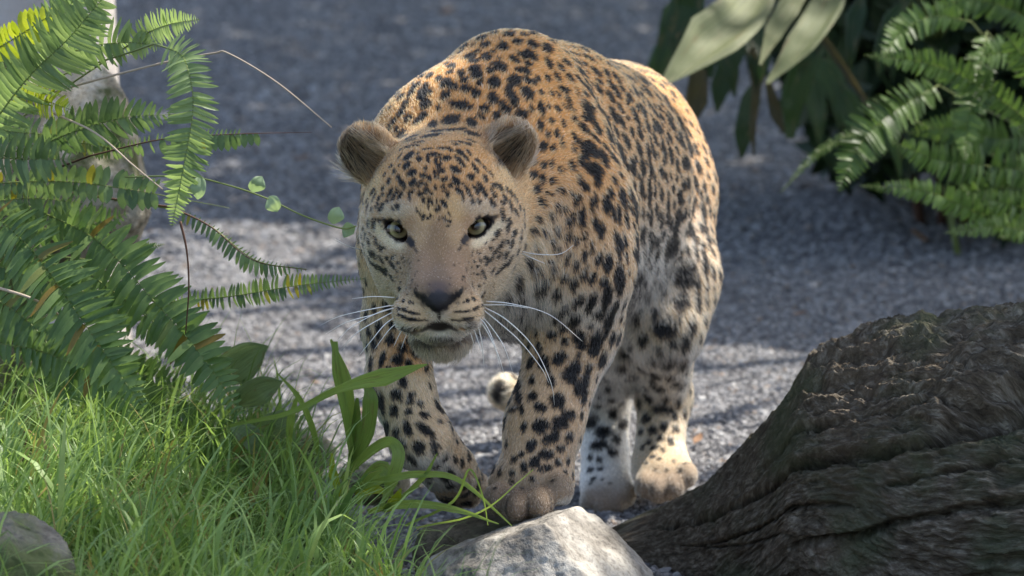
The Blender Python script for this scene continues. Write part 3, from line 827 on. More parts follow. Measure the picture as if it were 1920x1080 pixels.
# side of the neck behind the cheek, shoulder
crop(640, 0, 1.929, [(690,590,30,26),(730,600,30,26,70),(690,635,36,26),(725,650,34,24,80),(760,600,36,22,80),(800,600,40,24,70),(830,600,50,26,80),(850,655,40,24,80),(790,690,36,24,70),(760,655,26,20),(720,730,36,26,60),
 (755,775,24,20),(710,790,24,20),(800,745,36,24,60),(690,830,30,20),(770,835,30,24),(740,870,26,20),(830,790,50,28,-60),(870,800,60,30,-70),(850,720,44,26,-60),(820,930,40,30),(880,920,50,30,-60),(910,980,60,40,-50),
 (850,950,40,34),(970,960,80,44,-80),(800,1000,60,30,20),(720,1030,60,26,-20),(700,980,50,20,-20),(925,630,70,40,80),(910,545,60,34,70),(880,570,50,26,70),(955,740,80,38,85),(925,820,80,40,80),(870,880,36,24,60)], 1.2, skip=lambda x, y: x > 1020)
# back and flank
FLANK_TOP = [(30,230,110,36,65),(120,260,90,36,65),(100,335,90,40,70),(25,340,80,30,65),(180,510,80,30,60),(160,560,60,26,65),(200,560,110,24,60),(245,440,70,24,75),(290,300,100,30,35),(390,300,90,34,50),(270,360,100,22,45),(330,390,120,20,45),(410,430,80,34,60),(540,340,90,30,55),(500,390,90,34,60),(545,450,100,34,65),(640,490,80,40,50),(650,350,80,30,45),(740,360,90,44,55),(680,430,90,24,55),(770,440,110,34,55),(880,400,70,20,45),(920,530,130,44,60),(790,540,100,24,55),(330,590,170,56,70),(410,560,100,34,65),(480,680,160,34,75),(520,620,130,36,75),(540,740,90,30,65),(580,670,100,30,60),(500,490,100,34,55),(570,570,60,26,60),(400,720,100,36,70),(490,770,120,40,75),(300,720,100,34,55),(230,790,100,36,65),(385,790,70,24,50),(360,880,130,60,60),(305,890,140,50,75),(220,870,80,34,85),(280,970,80,34,85),(445,940,140,40,85),(395,1030,90,60,85),(335,1010,80,40,85),(205,1000,90,44,80),(65,870,50,44),(95,770,60,40,60),(25,770,60,40,80),(55,665,60,44),(575,900,150,54,65),(520,940,110,30,60),(690,640,130,34,65),(740,590,120,40,60),(660,750,70,30,70),(620,820,110,40,65),(710,870,110,40,70),(720,760,100,34,70),(775,700,90,40,75),(850,710,110,60,50),(830,600,90,30,55),(880,640,80,30,55),(950,680,130,40,65),(1020,680,110,40,70),(940,790,90,30,80),(830,800,80,36,70),(820,890,120,30,75),(900,900,150,36,80),(780,900,110,40,85),(950,920,120,36,85),(1030,810,130,44,70),(1090,870,110,46,75),(1135,870,100,24,75),(1070,980,100,60,60),(1155,1010,90,40,70),(665,1010,110,50,70),(740,1010,120,44,80),(800,1030,90,40,80),(880,1050,80,36,65),(120,1030,60,34,80),(50,1000,70,34,85),(1000,1000,100,30,80),(130,830,100,24,80),(220,160,120,24,10),(330,190,100,24,25),(230,210,100,20,10),(450,190,90,26,30),(520,230,80,24,35),(600,260,80,24,40),(110,470,70,26,65),(60,460,60,30,60),(140,680,80,24,65),(30,560,50,30,65)]
FLANK_LOW = [(270,60,80,40,80),(310,120,80,50,85),(395,60,140,60,85),(55,75,60,44,80),(120,140,80,44,-30),(25,170,40,30),(245,215,110,50,-70),(205,170,60,24,85),(355,250,170,34,85),(385,200,120,30,85),(465,250,170,70,85),(290,340,150,60,-80),(195,365,110,44,-50),(390,390,130,60,75),(430,450,140,56,-75),(100,260,50,44),(155,285,50,44),(55,330,50,40),(100,440,50,40),(180,490,90,44,-55),(310,480,110,36,-80),(245,520,70,40,-60),(360,570,100,34,85),(70,535,50,44),(110,590,50,40),(310,620,100,40,-80),(180,650,90,44,-60),(410,660,110,60,-60),(480,700,160,80,-80),(240,700,80,50,-70),(300,770,110,50,-60),(360,810,100,60,-50),(150,800,80,50,-20),(75,760,50,40),(50,690,60,34),(220,850,100,60,-70),(95,920,100,60,-60),(260,970,120,60,-50),(355,980,170,70,-70),(475,940,190,90,-80),(570,800,210,70,85),(530,1030,140,50,-75),(150,1030,80,50,-40),(10,840,50,40),(590,190,160,50,85),(520,310,110,26,85),(560,330,150,26,88),(620,350,130,26,85),(650,170,110,40,85),(690,290,170,50,85),(740,320,80,36,85),(730,130,130,46,80),(790,180,160,40,85),(830,150,100,24,85),(800,340,130,36,85),(840,290,90,30,85),(880,180,120,36,80),(880,380,100,30,-75),(930,260,140,30,85),(1000,360,170,70,-75),(730,460,110,60,-80),(700,530,150,50,80),(540,500,140,30,85),(575,540,130,36,80),(610,520,120,24,75),(800,530,130,40,-80),(700,620,130,60,80),(560,610,90,30,75),(1020,190,100,60,80),(1050,110,80,50,70),(1135,90,100,44,80),(1105,250,130,56,-85),(1190,280,120,50,85),(1200,110,80,30,85),(1080,420,110,90,40),(1165,410,80,40,85),(1215,480,150,30,85),(1240,290,100,24,88),(950,550,170,120,-15),(980,440,100,60,-70),(1040,760,160,150,-30),(1130,580,120,30,85),(1180,560,100,30,-80),(1020,980,130,80,-35),(1145,830,180,36,88),(1200,680,150,40,85),(620,650,90,24,80),(700,780,130,60,-40),(1150,980,120,40,85),(1220,840,100,24,85)]
crop(1020, 60, 4.0, [r for r in FLANK_TOP if r[0] > 260], 1.35, None, 1.35)
crop(1020, 60, 4.0, [r for r in FLANK_TOP if r[0] <= 260], 1.1)
crop(1020, 320, 4.0, [r for r in FLANK_LOW if r[0] > 500], 1.2, None, 1.2)
crop(1020, 320, 4.0, [r for r in FLANK_LOW if r[0] <= 500], 1.05)
crop(0, 0, 1.0, [(948, 722, 30, 20, 80), (972, 740, 36, 16, 80), (935, 750, 26, 16, 60), (962, 765, 30, 12, 0), (1212, 866, 9, 7), (1236, 860, 10, 7), (1262, 864, 9, 7), (1284, 868, 8, 7), (1226, 880, 8, 6), (1250, 880, 8, 6), (1275, 884, 7, 6), (1108, 905, 8, 7), (1128, 898, 8, 6), (1146, 905, 8, 6), (958, 902, 12, 8), (998, 896, 12, 8), (1036, 900, 10, 8), (928, 915, 9, 7), (978, 915, 9, 6)])

_r = random.Random(5)
for _c in ((757, 492), (762, 515), (890, 490), (882, 512), (780, 545), (866, 545), (905, 520), (735, 520)):      # small flecks below the eyes and on the muzzle
    for _k in range(13):
        MARKS.append((_c[0] + _r.gauss(0, 14), _c[1] + _r.gauss(0, 12), _r.uniform(1.6, 3.4), _r.uniform(1.1, 1.9), _r.uniform(-80, 80), lin(58, 44, 36), .8, .3, None))
PATCH = []   # (x, y, half length, half width, angle, colour, strength, softness, hair factor)
def patch(x, y, l, w, a, col, st=.8, soft=.6, hl=None):
    PATCH.append((x, y, l, w, a, np.asarray(col), st, soft, hl))
# muzzle, bridge of the nose, brows
patch(822, 470, 46, 62, 0, lin(136, 110, 80), .85)
patch(822, 520, 50, 36, 0, lin(126, 106, 88), .85)
patch(790, 500, 20, 40, 10, lin(156, 128, 102), .6)
patch(858, 500, 20, 40, -10, lin(156, 128, 102), .6)
patch(770, 585, 40, 30, 10, lin(196, 168, 130), .85); patch(872, 583, 40, 30, -10, lin(196, 168, 130), .85)
patch(788, 435, 16, 34, 8, lin(176, 146, 108), .7); patch(853, 432, 16, 34, -8, lin(176, 146, 108), .7)
patch(800, 392, 22, 24, 0, lin(204, 166, 112), .7); patch(852, 388, 22, 24, 0, lin(204, 166, 112), .7)
patch(742, 394, 38, 16, -5, lin(182, 162, 132), .8); patch(902, 389, 38, 16, 5, lin(176, 156, 128), .8)
patch(740, 500, 34, 26, 40, lin(152, 128, 100), .75); patch(915, 495, 34, 26, -40, lin(148, 124, 98), .75)
patch(731, 446, 42, 13, 38, lin(218, 200, 166), .95, .45); patch(911, 441, 42, 13, -36, lin(218, 200, 166), .95, .45)
patch(824, 655, 60, 34, 0, lin(150, 134, 112), .8)
patch(700, 345, 26, 30, 0, lin(205, 165, 110), .7); patch(945, 338, 26, 30, 0, lin(196, 158, 108), .7)
# inside of the ears
patch(690, 288, 34, 46, 20, lin(78, 64, 50), .95); patch(950, 278, 40, 46, -20, lin(78, 64, 50), .95); patch(650, 262, 16, 40, 10, lin(40, 35, 30), .9); patch(985, 240, 18, 30, -30, lin(96, 80, 62), .8); patch(725, 275, 20, 14, 40, lin(150, 116, 80), .7)
patch(674, 306, 34, 24, 30, lin(18, 16, 15), 1, .5); patch(690, 318, 16, 11, 10, lin(26, 22, 20), .9)
patch(955, 294, 36, 24, -25, lin(18, 16, 15), 1, .5); patch(940, 305, 16, 10, -20, lin(24, 22, 20), .9)
# paws; the planted front one is darkened to paint its shade in
patch(975, 935, 78, 44, 0, lin(112, 94, 76), .85); patch(1240, 905, 50, 32, 0, lin(134, 116, 98), .7); patch(1130, 935, 40, 30, 0, lin(130, 112, 94), .7); patch(870, 920, 40, 22, 30, lin(128, 108, 86), .6)
PATCH += [(948, 950, 3, 20, 8, lin(46, 40, 36), .8, .5, None), (990, 955, 3, 20, 0, lin(46, 40, 36), .8, .5, None), (1034, 940, 3, 20, -10, lin(46, 40, 36), .8, .5, None), (1222, 918, 3, 15, 0, lin(60, 48, 40), .7, .5, None), (1249, 922, 3, 16, 0, lin(60, 48, 40), .7, .5, None), (1277, 908, 3, 15, -12, lin(60, 48, 40), .7, .5, None)]
LATE = []
def late(x, y, l, w, a, col, st=1., soft=.25, hl=None, flat_on=True):
    LATE.append((x, y, l, w, a, np.asarray(col), st, soft, hl, flat_on))
SKIN = lin(38, 34, 36)
# eye rims with the dark line towards the nose
late(745, 433, 32, 18, 36, SKIN, 1, .18, .25); late(769, 453, 14, 7, 50, SKIN, 1, .3, .3); late(722, 414, 16, 5, 8, SKIN, .9, .3, .4)
late(895, 427, 32, 18, -34, SKIN, 1, .18, .25); late(873, 448, 14, 7, -52, SKIN, 1, .3, .3); late(921, 408, 16, 5, -8, SKIN, .9, .3, .4)
late(862, 466, 6, 3, -60, SKIN, .8, .4); late(780, 470, 6, 3, 60, SKIN, .7, .4)
# nose pad
late(822, 562, 34, 16, 0, lin(40, 38, 42), 1, .35, 0.0); late(822, 575, 18, 13, 0, lin(30, 28, 31), 1, .3, 0.0)
late(800, 565, 25, 7, 42, lin(20, 18, 20), 1, .3, 0.0); late(846, 563, 25, 7, -42, lin(20, 18, 20), 1, .3, 0.0)
late(781, 552, 13, 4, 62, lin(20, 18, 20), 1, .3, 0.0); late(863, 549, 13, 4, -62, lin(20, 18, 20), 1, .3, 0.0)
late(822, 538, 20, 12, 0, lin(84, 76, 80), .6, .6, .5)
late(823, 593, 2.6, 10, 0, lin(24, 22, 22), 1, .4, 0.0)
late(823, 612, 24, 10, 0, lin(34, 27, 24), 1, .4, .2)
late(800, 615, 18, 4, -28, lin(36, 30, 28), .9, .4, .2); late(846, 614, 18, 4, 28, lin(36, 30, 28), .9, .4, .2)
late(772, 622, 12, 9, 20, lin(40, 36, 36), .85, .5); late(883, 612, 10, 16, -10, lin(40, 36, 36), .85, .5)
late(786, 636, 24, 8, 8, lin(44, 40, 40), .9, .5); late(828, 640, 50, 8, 0, lin(38, 34, 34), .9, .5); late(874, 628, 22, 10, -30, lin(38, 34, 34), .9, .5)  # dark lower lip, with the shade below the chin painted into the fur

def build_leopard(n_hair=520000):
    V, Q = build_body()
    V = V.astype(np.float64)
    me = mesh_from('leopard_body', V, Q)
    N = np.empty(len(V) * 3, dtype=np.float32)
    me.vertices.foreach_get('normal', N)
    N = N.reshape(-1, 3).astype(np.float64)
    bvh = BVHTree.FromPolygons(V.tolist(), Q.tolist())
    # blend colour, hair length and flow from the shapes the body was grown from
    W = np.zeros(len(V)); C = np.zeros((len(V), 3)); H = np.zeros(len(V)); FL = np.zeros((len(V), 3))
    HEADW = np.zeros(len(V))
    first_head = next(i for i, p in enumerate(PR) if p[4][2] > .5 and i > 50) if False else None
    for i, (p, k, col, hl, flow) in enumerate(PR):
        d = p.dist(V[:, 0], V[:, 1], V[:, 2])
        w = np.exp(-np.clip(d + .004, 0, None) / (.012 if hl < .0085 else .022))
        W += w; C += w[:, None] * col; H += w * hl; FL += w[:, None] * flow
    C /= W[:, None]; H /= W
    nose = at(822, 560, -.30)
    hc = at(826, 420, -.10)
    dh = np.linalg.norm((V - hc) / np.array([.125, .19, .15]), axis=1)
    HEADW = sstep(1.15, .85, dh) * (V[:, 1] < .0)
    rad = V - nose - np.array([0, 0, .03])
    rad /= np.linalg.norm(rad, axis=1)[:, None]
    FL /= np.linalg.norm(FL, axis=1)[:, None] + 1e-9
    FL = FL * (1 - HEADW[:, None]) + rad * HEADW[:, None]
    # pale underside and inner sides of the legs
    under = sstep(-.1, -.75, N[:, 2]) * (1 - HEADW) * (V[:, 2] > .03)
    C = C * (1 - under[:, None]) + WHITE * under[:, None]
    H = H * (1 + .6 * under)
    top = sstep(.1, .8, N[:, 2]) * (1 - HEADW) * (V[:, 2] > .2)
    C = C * (1 - .7 * top[:, None]) + ORANGE * .7 * top[:, None]

    def place(m):
        x, y, l, w, a = m[:5]
        d = Vector(ray(x, y)).normalized()
        h, n, _, _ = bvh.ray_cast(Vector(CAM), d)
        if h is None: return None
        n = -n if n.dot(d) > 0 else n
        # flatten very oblique planes a little so that a mark cannot run away along the surface
        n2 = (-d if (len(m) > 9 and m[9]) else (n - d * .35)).normalized()
        def hit(px, py):
            r = Vector(ray(px, py)).normalized()
            return Vector(CAM) + r * ((h - Vector(CAM)).dot(n2) / r.dot(n2))
        ca, sa = math.cos(radians(a)), math.sin(radians(a))
        e1 = hit(x + ca * l, y + sa * l) - h
        e2 = hit(x - sa * w, y + ca * w) - h
        return np.array(h), np.array(n2), np.array(e1), np.array(e2)

    placed = []      # (centre, normal, e1, e2, colour, strength, softness, hair factor)
    def put(lst):
        out = []
        for m in lst:
            q = place(m)
            if q is not None: out.append(q + (m[5], m[6], m[7], m[8]))
        return out
    base_marks, spots, late_marks = put(PATCH), put(MARKS), put(LATE)
    hand = np.array([s[0] for s in spots])
    # rosettes over the rest of the coat
    rg = np.random.default_rng(21)
    order = rg.permutation(len(V))
    acc = np.zeros((0, 3))
    for vi in order:
        p = V[vi]
        if HEADW[vi] > .3 or p[1] < -.04: continue
        low = p[2] < .22
        if p[2] < (-.02 if p[1] > .4 else -.055): continue
        dh2 = np.min(((hand - p) ** 2).sum(1))
        near = dh2 < .07 ** 2                    # beside the spots placed one by one: only small ones fill the gaps
        sp = .026 if low else (.021 if near else .043)
        if dh2 < (.022 if low else .0185) ** 2: continue
        if len(acc) and np.min(((acc - p) ** 2).sum(1)) < sp * sp: continue
        acc = np.vstack([acc, p])
        n = N[vi]; fl = FL[vi] - n * (FL[vi] @ n)
        fl /= np.linalg.norm(fl) + 1e-9
        sd = np.cross(n, fl)
        ring = (not low) and N[vi][2] > -.5 and not near
        if ring:
            R = rg.uniform(.0135, .0175); nb = rg.integers(3, 6); a0 = rg.uniform(0, 6.28)
            for b in range(nb):
                a = a0 + b * 2 * math.pi / nb + rg.normal(0, .2)
                c = p + (fl * math.cos(a) * 1.15 + sd * math.sin(a)) * R * rg.uniform(.85, 1.15)
                t = -fl * math.sin(a) + sd * math.cos(a)
                s = rg.uniform(.0078, .0118)
                spots.append((c, n, t * s * rg.uniform(1.0, 1.5), np.cross(n, t) * s * rg.uniform(.7, .95), BLACK, 1.0, .25, None))
            spots.append((p, n, fl * R, sd * R, lin(160, 105, 55), .25, .6, None))
        else:
            s = rg.uniform(.007, .0115) * (.68 if near else 1)
            t = fl * math.cos(rg.normal(0, .6)) + sd * math.sin(rg.normal(0, .6))
            spots.append((p, n, t * s * rg.uniform(1.0, 1.5), np.cross(n, t) * s, BLACK, 1.0, .25, None))
    # tail bars come from the same spots

    def paint(P, col, ln, nrm):
        o = np.argsort(P[:, 0])
        Ps = P[o]; cs = col[o]; ls = ln[o]; ns = nrm[o]
        w1 = vnoise(Ps * 160, 3) * .22 + vnoise(Ps * 420, 4) * .16
        for c, n, e1, e2, mc, st, soft, hf in base_marks + spots + late_marks:
            R = max(np.linalg.norm(e1), np.linalg.norm(e2)) * 1.7
            i0, i1 = np.searchsorted(Ps[:, 0], [c[0] - R, c[0] + R])
            if i1 <= i0: continue
            q = Ps[i0:i1] - c
            ok = np.nonzero((np.abs(q) < R).all(1) & (ns[i0:i1] @ n > -.1))[0]
            if not len(ok): continue
            q = q[ok]
            g11, g12, g22 = e1 @ e1, e1 @ e2, e2 @ e2
            det = g11 * g22 - g12 * g12 + 1e-18
            a, b = q @ e1, q @ e2
            u = (a * g22 - b * g12) / det; v = (b * g11 - a * g12) / det
            k = i0 + ok
            dd = np.sqrt(u * u + v * v) + (w1[k] if soft < .4 else 0)
            al = st * sstep(1 + soft, 1 - soft, dd)
            cs[k] = cs[k] * (1 - al[:, None]) + mc * al[:, None]
            if hf is not None:
                ls[k] = ls[k] * (1 - al) + ls[k] * hf * al
        col[o] = cs; ln[o] = ls
        return col, ln

    # --- skin mesh
    vc, vl = paint(V.copy(), C.copy(), np.ones(len(V)), N)
    ca = me.color_attributes.new('Col', 'FLOAT_COLOR', 'POINT')
    ca.data.foreach_set('color', np.concatenate([vc, np.ones((len(V), 1))], 1).astype(np.float32).ravel())
    ba = me.attributes.new('bare', 'FLOAT', 'POINT')
    ba.data.foreach_set('value', (1 - vl).astype(np.float32))
    m, nt, b = new_mat('leopard_skin', .65, .3)
    at_ = attr_out(nt, 'Col')
    nt.links.new(at_.outputs['Color'], b.inputs['Base Color'])
    br = attr_out(nt, 'bare')
    mr = node(nt, 'ShaderNodeMapRange', i_1=.3, i_2=1.0, i_3=.8, i_4=.38)
    nt.links.new(br.outputs['Fac'], mr.inputs[0]); nt.links.new(mr.outputs[0], b.inputs['Roughness'])
    tcn = node(nt, 'ShaderNodeTexCoord')
    vo = node(nt, 'ShaderNodeTexVoronoi', i_Scale=700.0)
    nt.links.new(tcn.outputs['Object'], vo.inputs['Vector'])
    bp = node(nt, 'ShaderNodeBump', i_Strength=.25, i_Distance=.001)
    nt.links.new(vo.outputs[0], bp.inputs['Height']); nt.links.new(bp.outputs[0], b.inputs['Normal'])

    root = empty('leopard', (at(992, 960, 0)[0], 0.3, -.12), 'spotted leopard walking towards the viewer with one front paw lifted', 'leopard')
    rl = Vector(root.location)
    def child(name, me_, mat_, parent=root):
        o = obj(name, me_, mat_, parent)
        if parent is root: o.location = -rl
        return o
    body = child('body', me, m)

    # --- fur
    T = np.concatenate([Q[:, [0, 1, 2]], Q[:, [0, 2, 3]]])
    A = .5 * np.linalg.norm(np.cross(V[T[:, 1]] - V[T[:, 0]], V[T[:, 2]] - V[T[:, 0]]), axis=1)
    tc = V[T].mean(1)
    dens = 1 + 2.6 * HEADW[T].mean(1) + .8 * (tc[:, 2] < .12)
    pr = A * dens; pr /= pr.sum()
    rg = np.random.default_rng(11)
    ti = rg.choice(len(T), n_hair, p=pr)
    u, v = rg.random(n_hair), rg.random(n_hair)
    fl = u + v > 1; u[fl] = 1 - u[fl]; v[fl] = 1 - v[fl]
    Bc = np.stack([1 - u - v, u, v], 1)
    tri = T[ti]
    ip = lambda X: (X[tri] * (Bc[:, :, None] if X.ndim == 2 else Bc)).sum(1)
    P, Nn, Fd, Cc, Ll, Hw = ip(V), ip(N), ip(FL), ip(C), ip(H), ip(HEADW)
    Nn /= np.linalg.norm(Nn, axis=1)[:, None]
    Cc, lf = paint(P, Cc, np.ones(n_hair), Nn)
    Fd = Fd + .24 * np.stack([vnoise(P * 55, s) for s in (31, 32, 33)], 1) + .16 * rg.normal(size=P.shape)
    Tn = Fd - Nn * (Fd * Nn).sum(1)[:, None]
    Tn /= np.linalg.norm(Tn, axis=1)[:, None] + 1e-9
    Cc = Cc * (1 + .16 * vnoise(P * 330, 81) + .10 * vnoise(P * 90, 82))[:, None]
    keep = lf > .12
    # ears: longer loose hair inside the cups
    L = Ll * lf * rg.uniform(.65, 1.25, n_hair)
    for i, (c, r, R) in enumerate(EARS):
        ce = at(*c) + np.array([0, -.012, -.004])
        q = np.linalg.norm((P - ce) / np.array([.034, .03, .040]), axis=1)
        inn = sstep(1.1, .7, q)
        tuft = inn * (rg.random(n_hair) < .2)
        L = L * (1 + 1.9 * tuft)
        out = np.array([(-.5 if i == 0 else .5), -.5, .55])
        Tn = Tn * (1 - .8 * tuft[:, None]) + out * .8 * tuft[:, None]
        lightc = lin(172, 146, 112)
        Cc = Cc * (1 - .65 * tuft[:, None]) + lightc * .65 * tuft[:, None]
    lift = .27 + .09 * rg.normal(size=n_hair)
    lift = np.clip(lift, .12, .8)[:, None]
    d0 = Nn * lift * 1.3 + Tn
    d0 /= np.linalg.norm(d0, axis=1)[:, None]
    d1 = Nn * lift * .45 + Tn + np.array([0, 0, -.12])
    d1 /= np.linalg.norm(d1, axis=1)[:, None]
    Lc = L[:, None]
    p0 = P - Nn * .0008
    p1 = p0 + d0 * Lc * .36
    p2 = p1 + (d0 * .5 + d1 * .5) * Lc * .34
    p3 = p2 + d1 * Lc * .34
    pts = np.stack([p0, p1, p2, p3], 1)[keep]
    n = len(pts)
    jit = rg.normal(0, .26, n)
    Ck = np.clip(Cc[keep] * (1 + jit)[:, None], .004, .95)
    dark = Ck.mean(1) < .06
    pale = (rg.random(n) < .08) & ~dark
    Ck[pale] = Ck[pale] * .6 + .4 * lin(228, 214, 190)
    hcv = bpy.data.hair_curves.new('leopard_fur')
    hcv.add_curves([4] * n)
    hcv.attributes['position'].data.foreach_set('vector', pts.astype(np.float32).ravel())
    wd = np.where(Hw[keep] > .5, .00034, .00044) * rg.uniform(.75, 1.2, n)
    ra = hcv.attributes.get('radius') or hcv.attributes.new('radius', 'FLOAT', 'POINT')
    ra.data.foreach_set('value', (wd[:, None] * np.array([1.0, .95, .7, .15])[None, :]).astype(np.float32).ravel())
    cc = hcv.attributes.new('hair_col', 'FLOAT_COLOR', 'CURVE')
    cc.data.foreach_set('color', np.concatenate([Ck, np.ones((n, 1))], 1).astype(np.float32).ravel())
    hm = bpy.data.materials.new('leopard_fur')
    hm.use_nodes = True
    nt = hm.node_tree
    nt.nodes.remove(nt.nodes['Principled BSDF'])
    hb = node(nt, 'ShaderNodeBsdfHairPrincipled')
    hb.parametrization = 'COLOR'
    hb.inputs['Roughness'].default_value = .5
    hb.inputs['Radial Roughness'].default_value = .6
    hb.inputs['Coat'].default_value = 0.0
    a = attr_out(nt, 'hair_col')
    nt.links.new(a.outputs['Color'], hb.inputs['Color'])
    nt.links.new(hb.outputs[0], nt.nodes['Material Output'].inputs[0])
    fo = bpy.data.objects.new('fur', hcv)
    COL.objects.link(fo); hcv.materials.append(hm)
    fo.parent = body

    # --- eyes
    em, nt, b = new_mat('leopard_eye', .08, .6)
    tcn = node(nt, 'ShaderNodeTexCoord')
    sx = node(nt, 'ShaderNodeSeparateXYZ'); nt.links.new(tcn.outputs['Object'], sx.inputs[0])
    cx = node(nt, 'ShaderNodeCombineXYZ'); nt.links.new(sx.outputs[0], cx.inputs[0]); nt.links.new(sx.outputs[2], cx.inputs[1])
    ln_ = node(nt, 'ShaderNodeVectorMath', operation='LENGTH'); nt.links.new(cx.outputs[0], ln_.inputs[0])
    sc_ = node(nt, 'ShaderNodeMath', operation='MULTIPLY', i_1=1 / EYE_R); nt.links.new(ln_.outputs['Value'], sc_.inputs[0])
    colr = ramp(nt, sc_.outputs[0], [(0, lin(6, 6, 6)), (.25, lin(6, 6, 6)), (.29, lin(92, 86, 60)), (.40, lin(148, 138, 98)), (.53, lin(168, 157, 118)), (.60, lin(80, 74, 54)), (.635, lin(26, 22, 18)), (1, lin(40, 30, 26))])
    nz = noise_tex(nt, tcn.outputs['Object'], 320, 3)
    colr = mixc(nt, .25, colr, ramp(nt, nz.outputs[0], [(.3, (.1, .1, .06)), (.7, (.9, .85, .6))]), 'MULTIPLY')
    nt.links.new(colr, b.inputs['Base Color'])
    b.inputs['Coat Weight'].default_value = .6; b.inputs['Coat Roughness'].default_value = .03
    for i, e in enumerate(EYES):
        bm = bmesh.new(); bmesh.ops.create_uvsphere(bm, u_segments=40, v_segments=24, radius=EYE_R)
        for vv in bm.verts:                                   # the cornea bulges
            if vv.co.y < 0:
                rr = math.hypot(vv.co.x, vv.co.z) / EYE_R
                if rr < .62: vv.co.y -= EYE_R * .10 * (1 - (rr / .62) ** 2)
        mm = bpy.data.meshes.new('eye'); bm.to_mesh(mm); bm.free()
        mm.polygons.foreach_set('use_smooth', [True] * len(mm.polygons))
        o = child('eye', mm, em)
        o.location = Vector(at(*e)) - rl
        o.rotation_euler = (radians(-11), 0, radians(3 if i == 0 else -3))

    # --- whiskers
    wm, nt, b = new_mat('whisker', .35, .5)
    b.inputs['Base Color'].default_value = (*lin(236, 234, 228), 1)
    WH = [[(742, 572, -.235), (715, 576, -.25), (640, 592, -.26), (600, 610, -.25)], [(741, 576, -.235), (700, 590, -.26), (650, 604, -.27), (612, 625, -.26)],
          [(745, 577, -.24), (712, 585, -.26), (660, 612, -.27), (632, 640, -.27)], [(741, 583, -.235), (705, 602, -.26), (668, 625, -.27), (640, 655, -.26)],
          [(748, 590, -.235), (722, 608, -.26), (695, 640, -.27), (672, 668, -.26)], [(755, 598, -.235), (730, 618, -.25), (702, 655, -.26)],
          [(766, 600, -.23), (750, 625, -.24), (738, 650, -.24)], [(775, 604, -.22), (762, 628, -.23), (752, 655, -.23)], [(740, 558, -.23), (700, 556, -.24), (660, 560, -.24)],
          [(912, 565, -.235), (960, 570, -.25), (1030, 590, -.25), (1092, 640, -.24)], [(905, 572, -.235), (950, 572, -.26), (990, 578, -.27)],
          [(908, 576, -.235), (950, 600, -.26), (1000, 650, -.27), (1032, 715, -.27), (1040, 760, -.25)], [(905, 580, -.235), (930, 600, -.25), (975, 640, -.26), (1015, 690, -.26), (1030, 720, -.25)],
          [(900, 590, -.235), (920, 612, -.25), (945, 650, -.26), (962, 700, -.25)], [(896, 596, -.23), (915, 625, -.24), (935, 668, -.25), (948, 712, -.24)],
          [(883, 600, -.23), (893, 630, -.24), (905, 665, -.24)], [(875, 604, -.22), (884, 630, -.23), (890, 650, -.23)], [(893, 600, -.22), (903, 640, -.23), (908, 690, -.22)],
          [(888, 590, -.245), (908, 605, -.26), (925, 640, -.27), (938, 690, -.26)],
          [(975, 471, -.08), (1010, 477, -.10), (1050, 476, -.10), (1075, 460, -.09)], [(976, 474, -.08), (1000, 485, -.10), (1022, 494, -.10)],
          [(676, 468, -.08), (650, 460, -.10), (628, 448, -.10)]]
    for w in WH:
        pts = spline([at(*p) for p in w], 5)
        tt = np.linspace(0, 1, len(pts))
        Vw, Fw = tube(pts, .00068 * (1 - tt) ** .7 + .00016, 5)
        child('whisker', mesh_from('whisker', Vw, Fw), wm)
    return root
build_leopard()
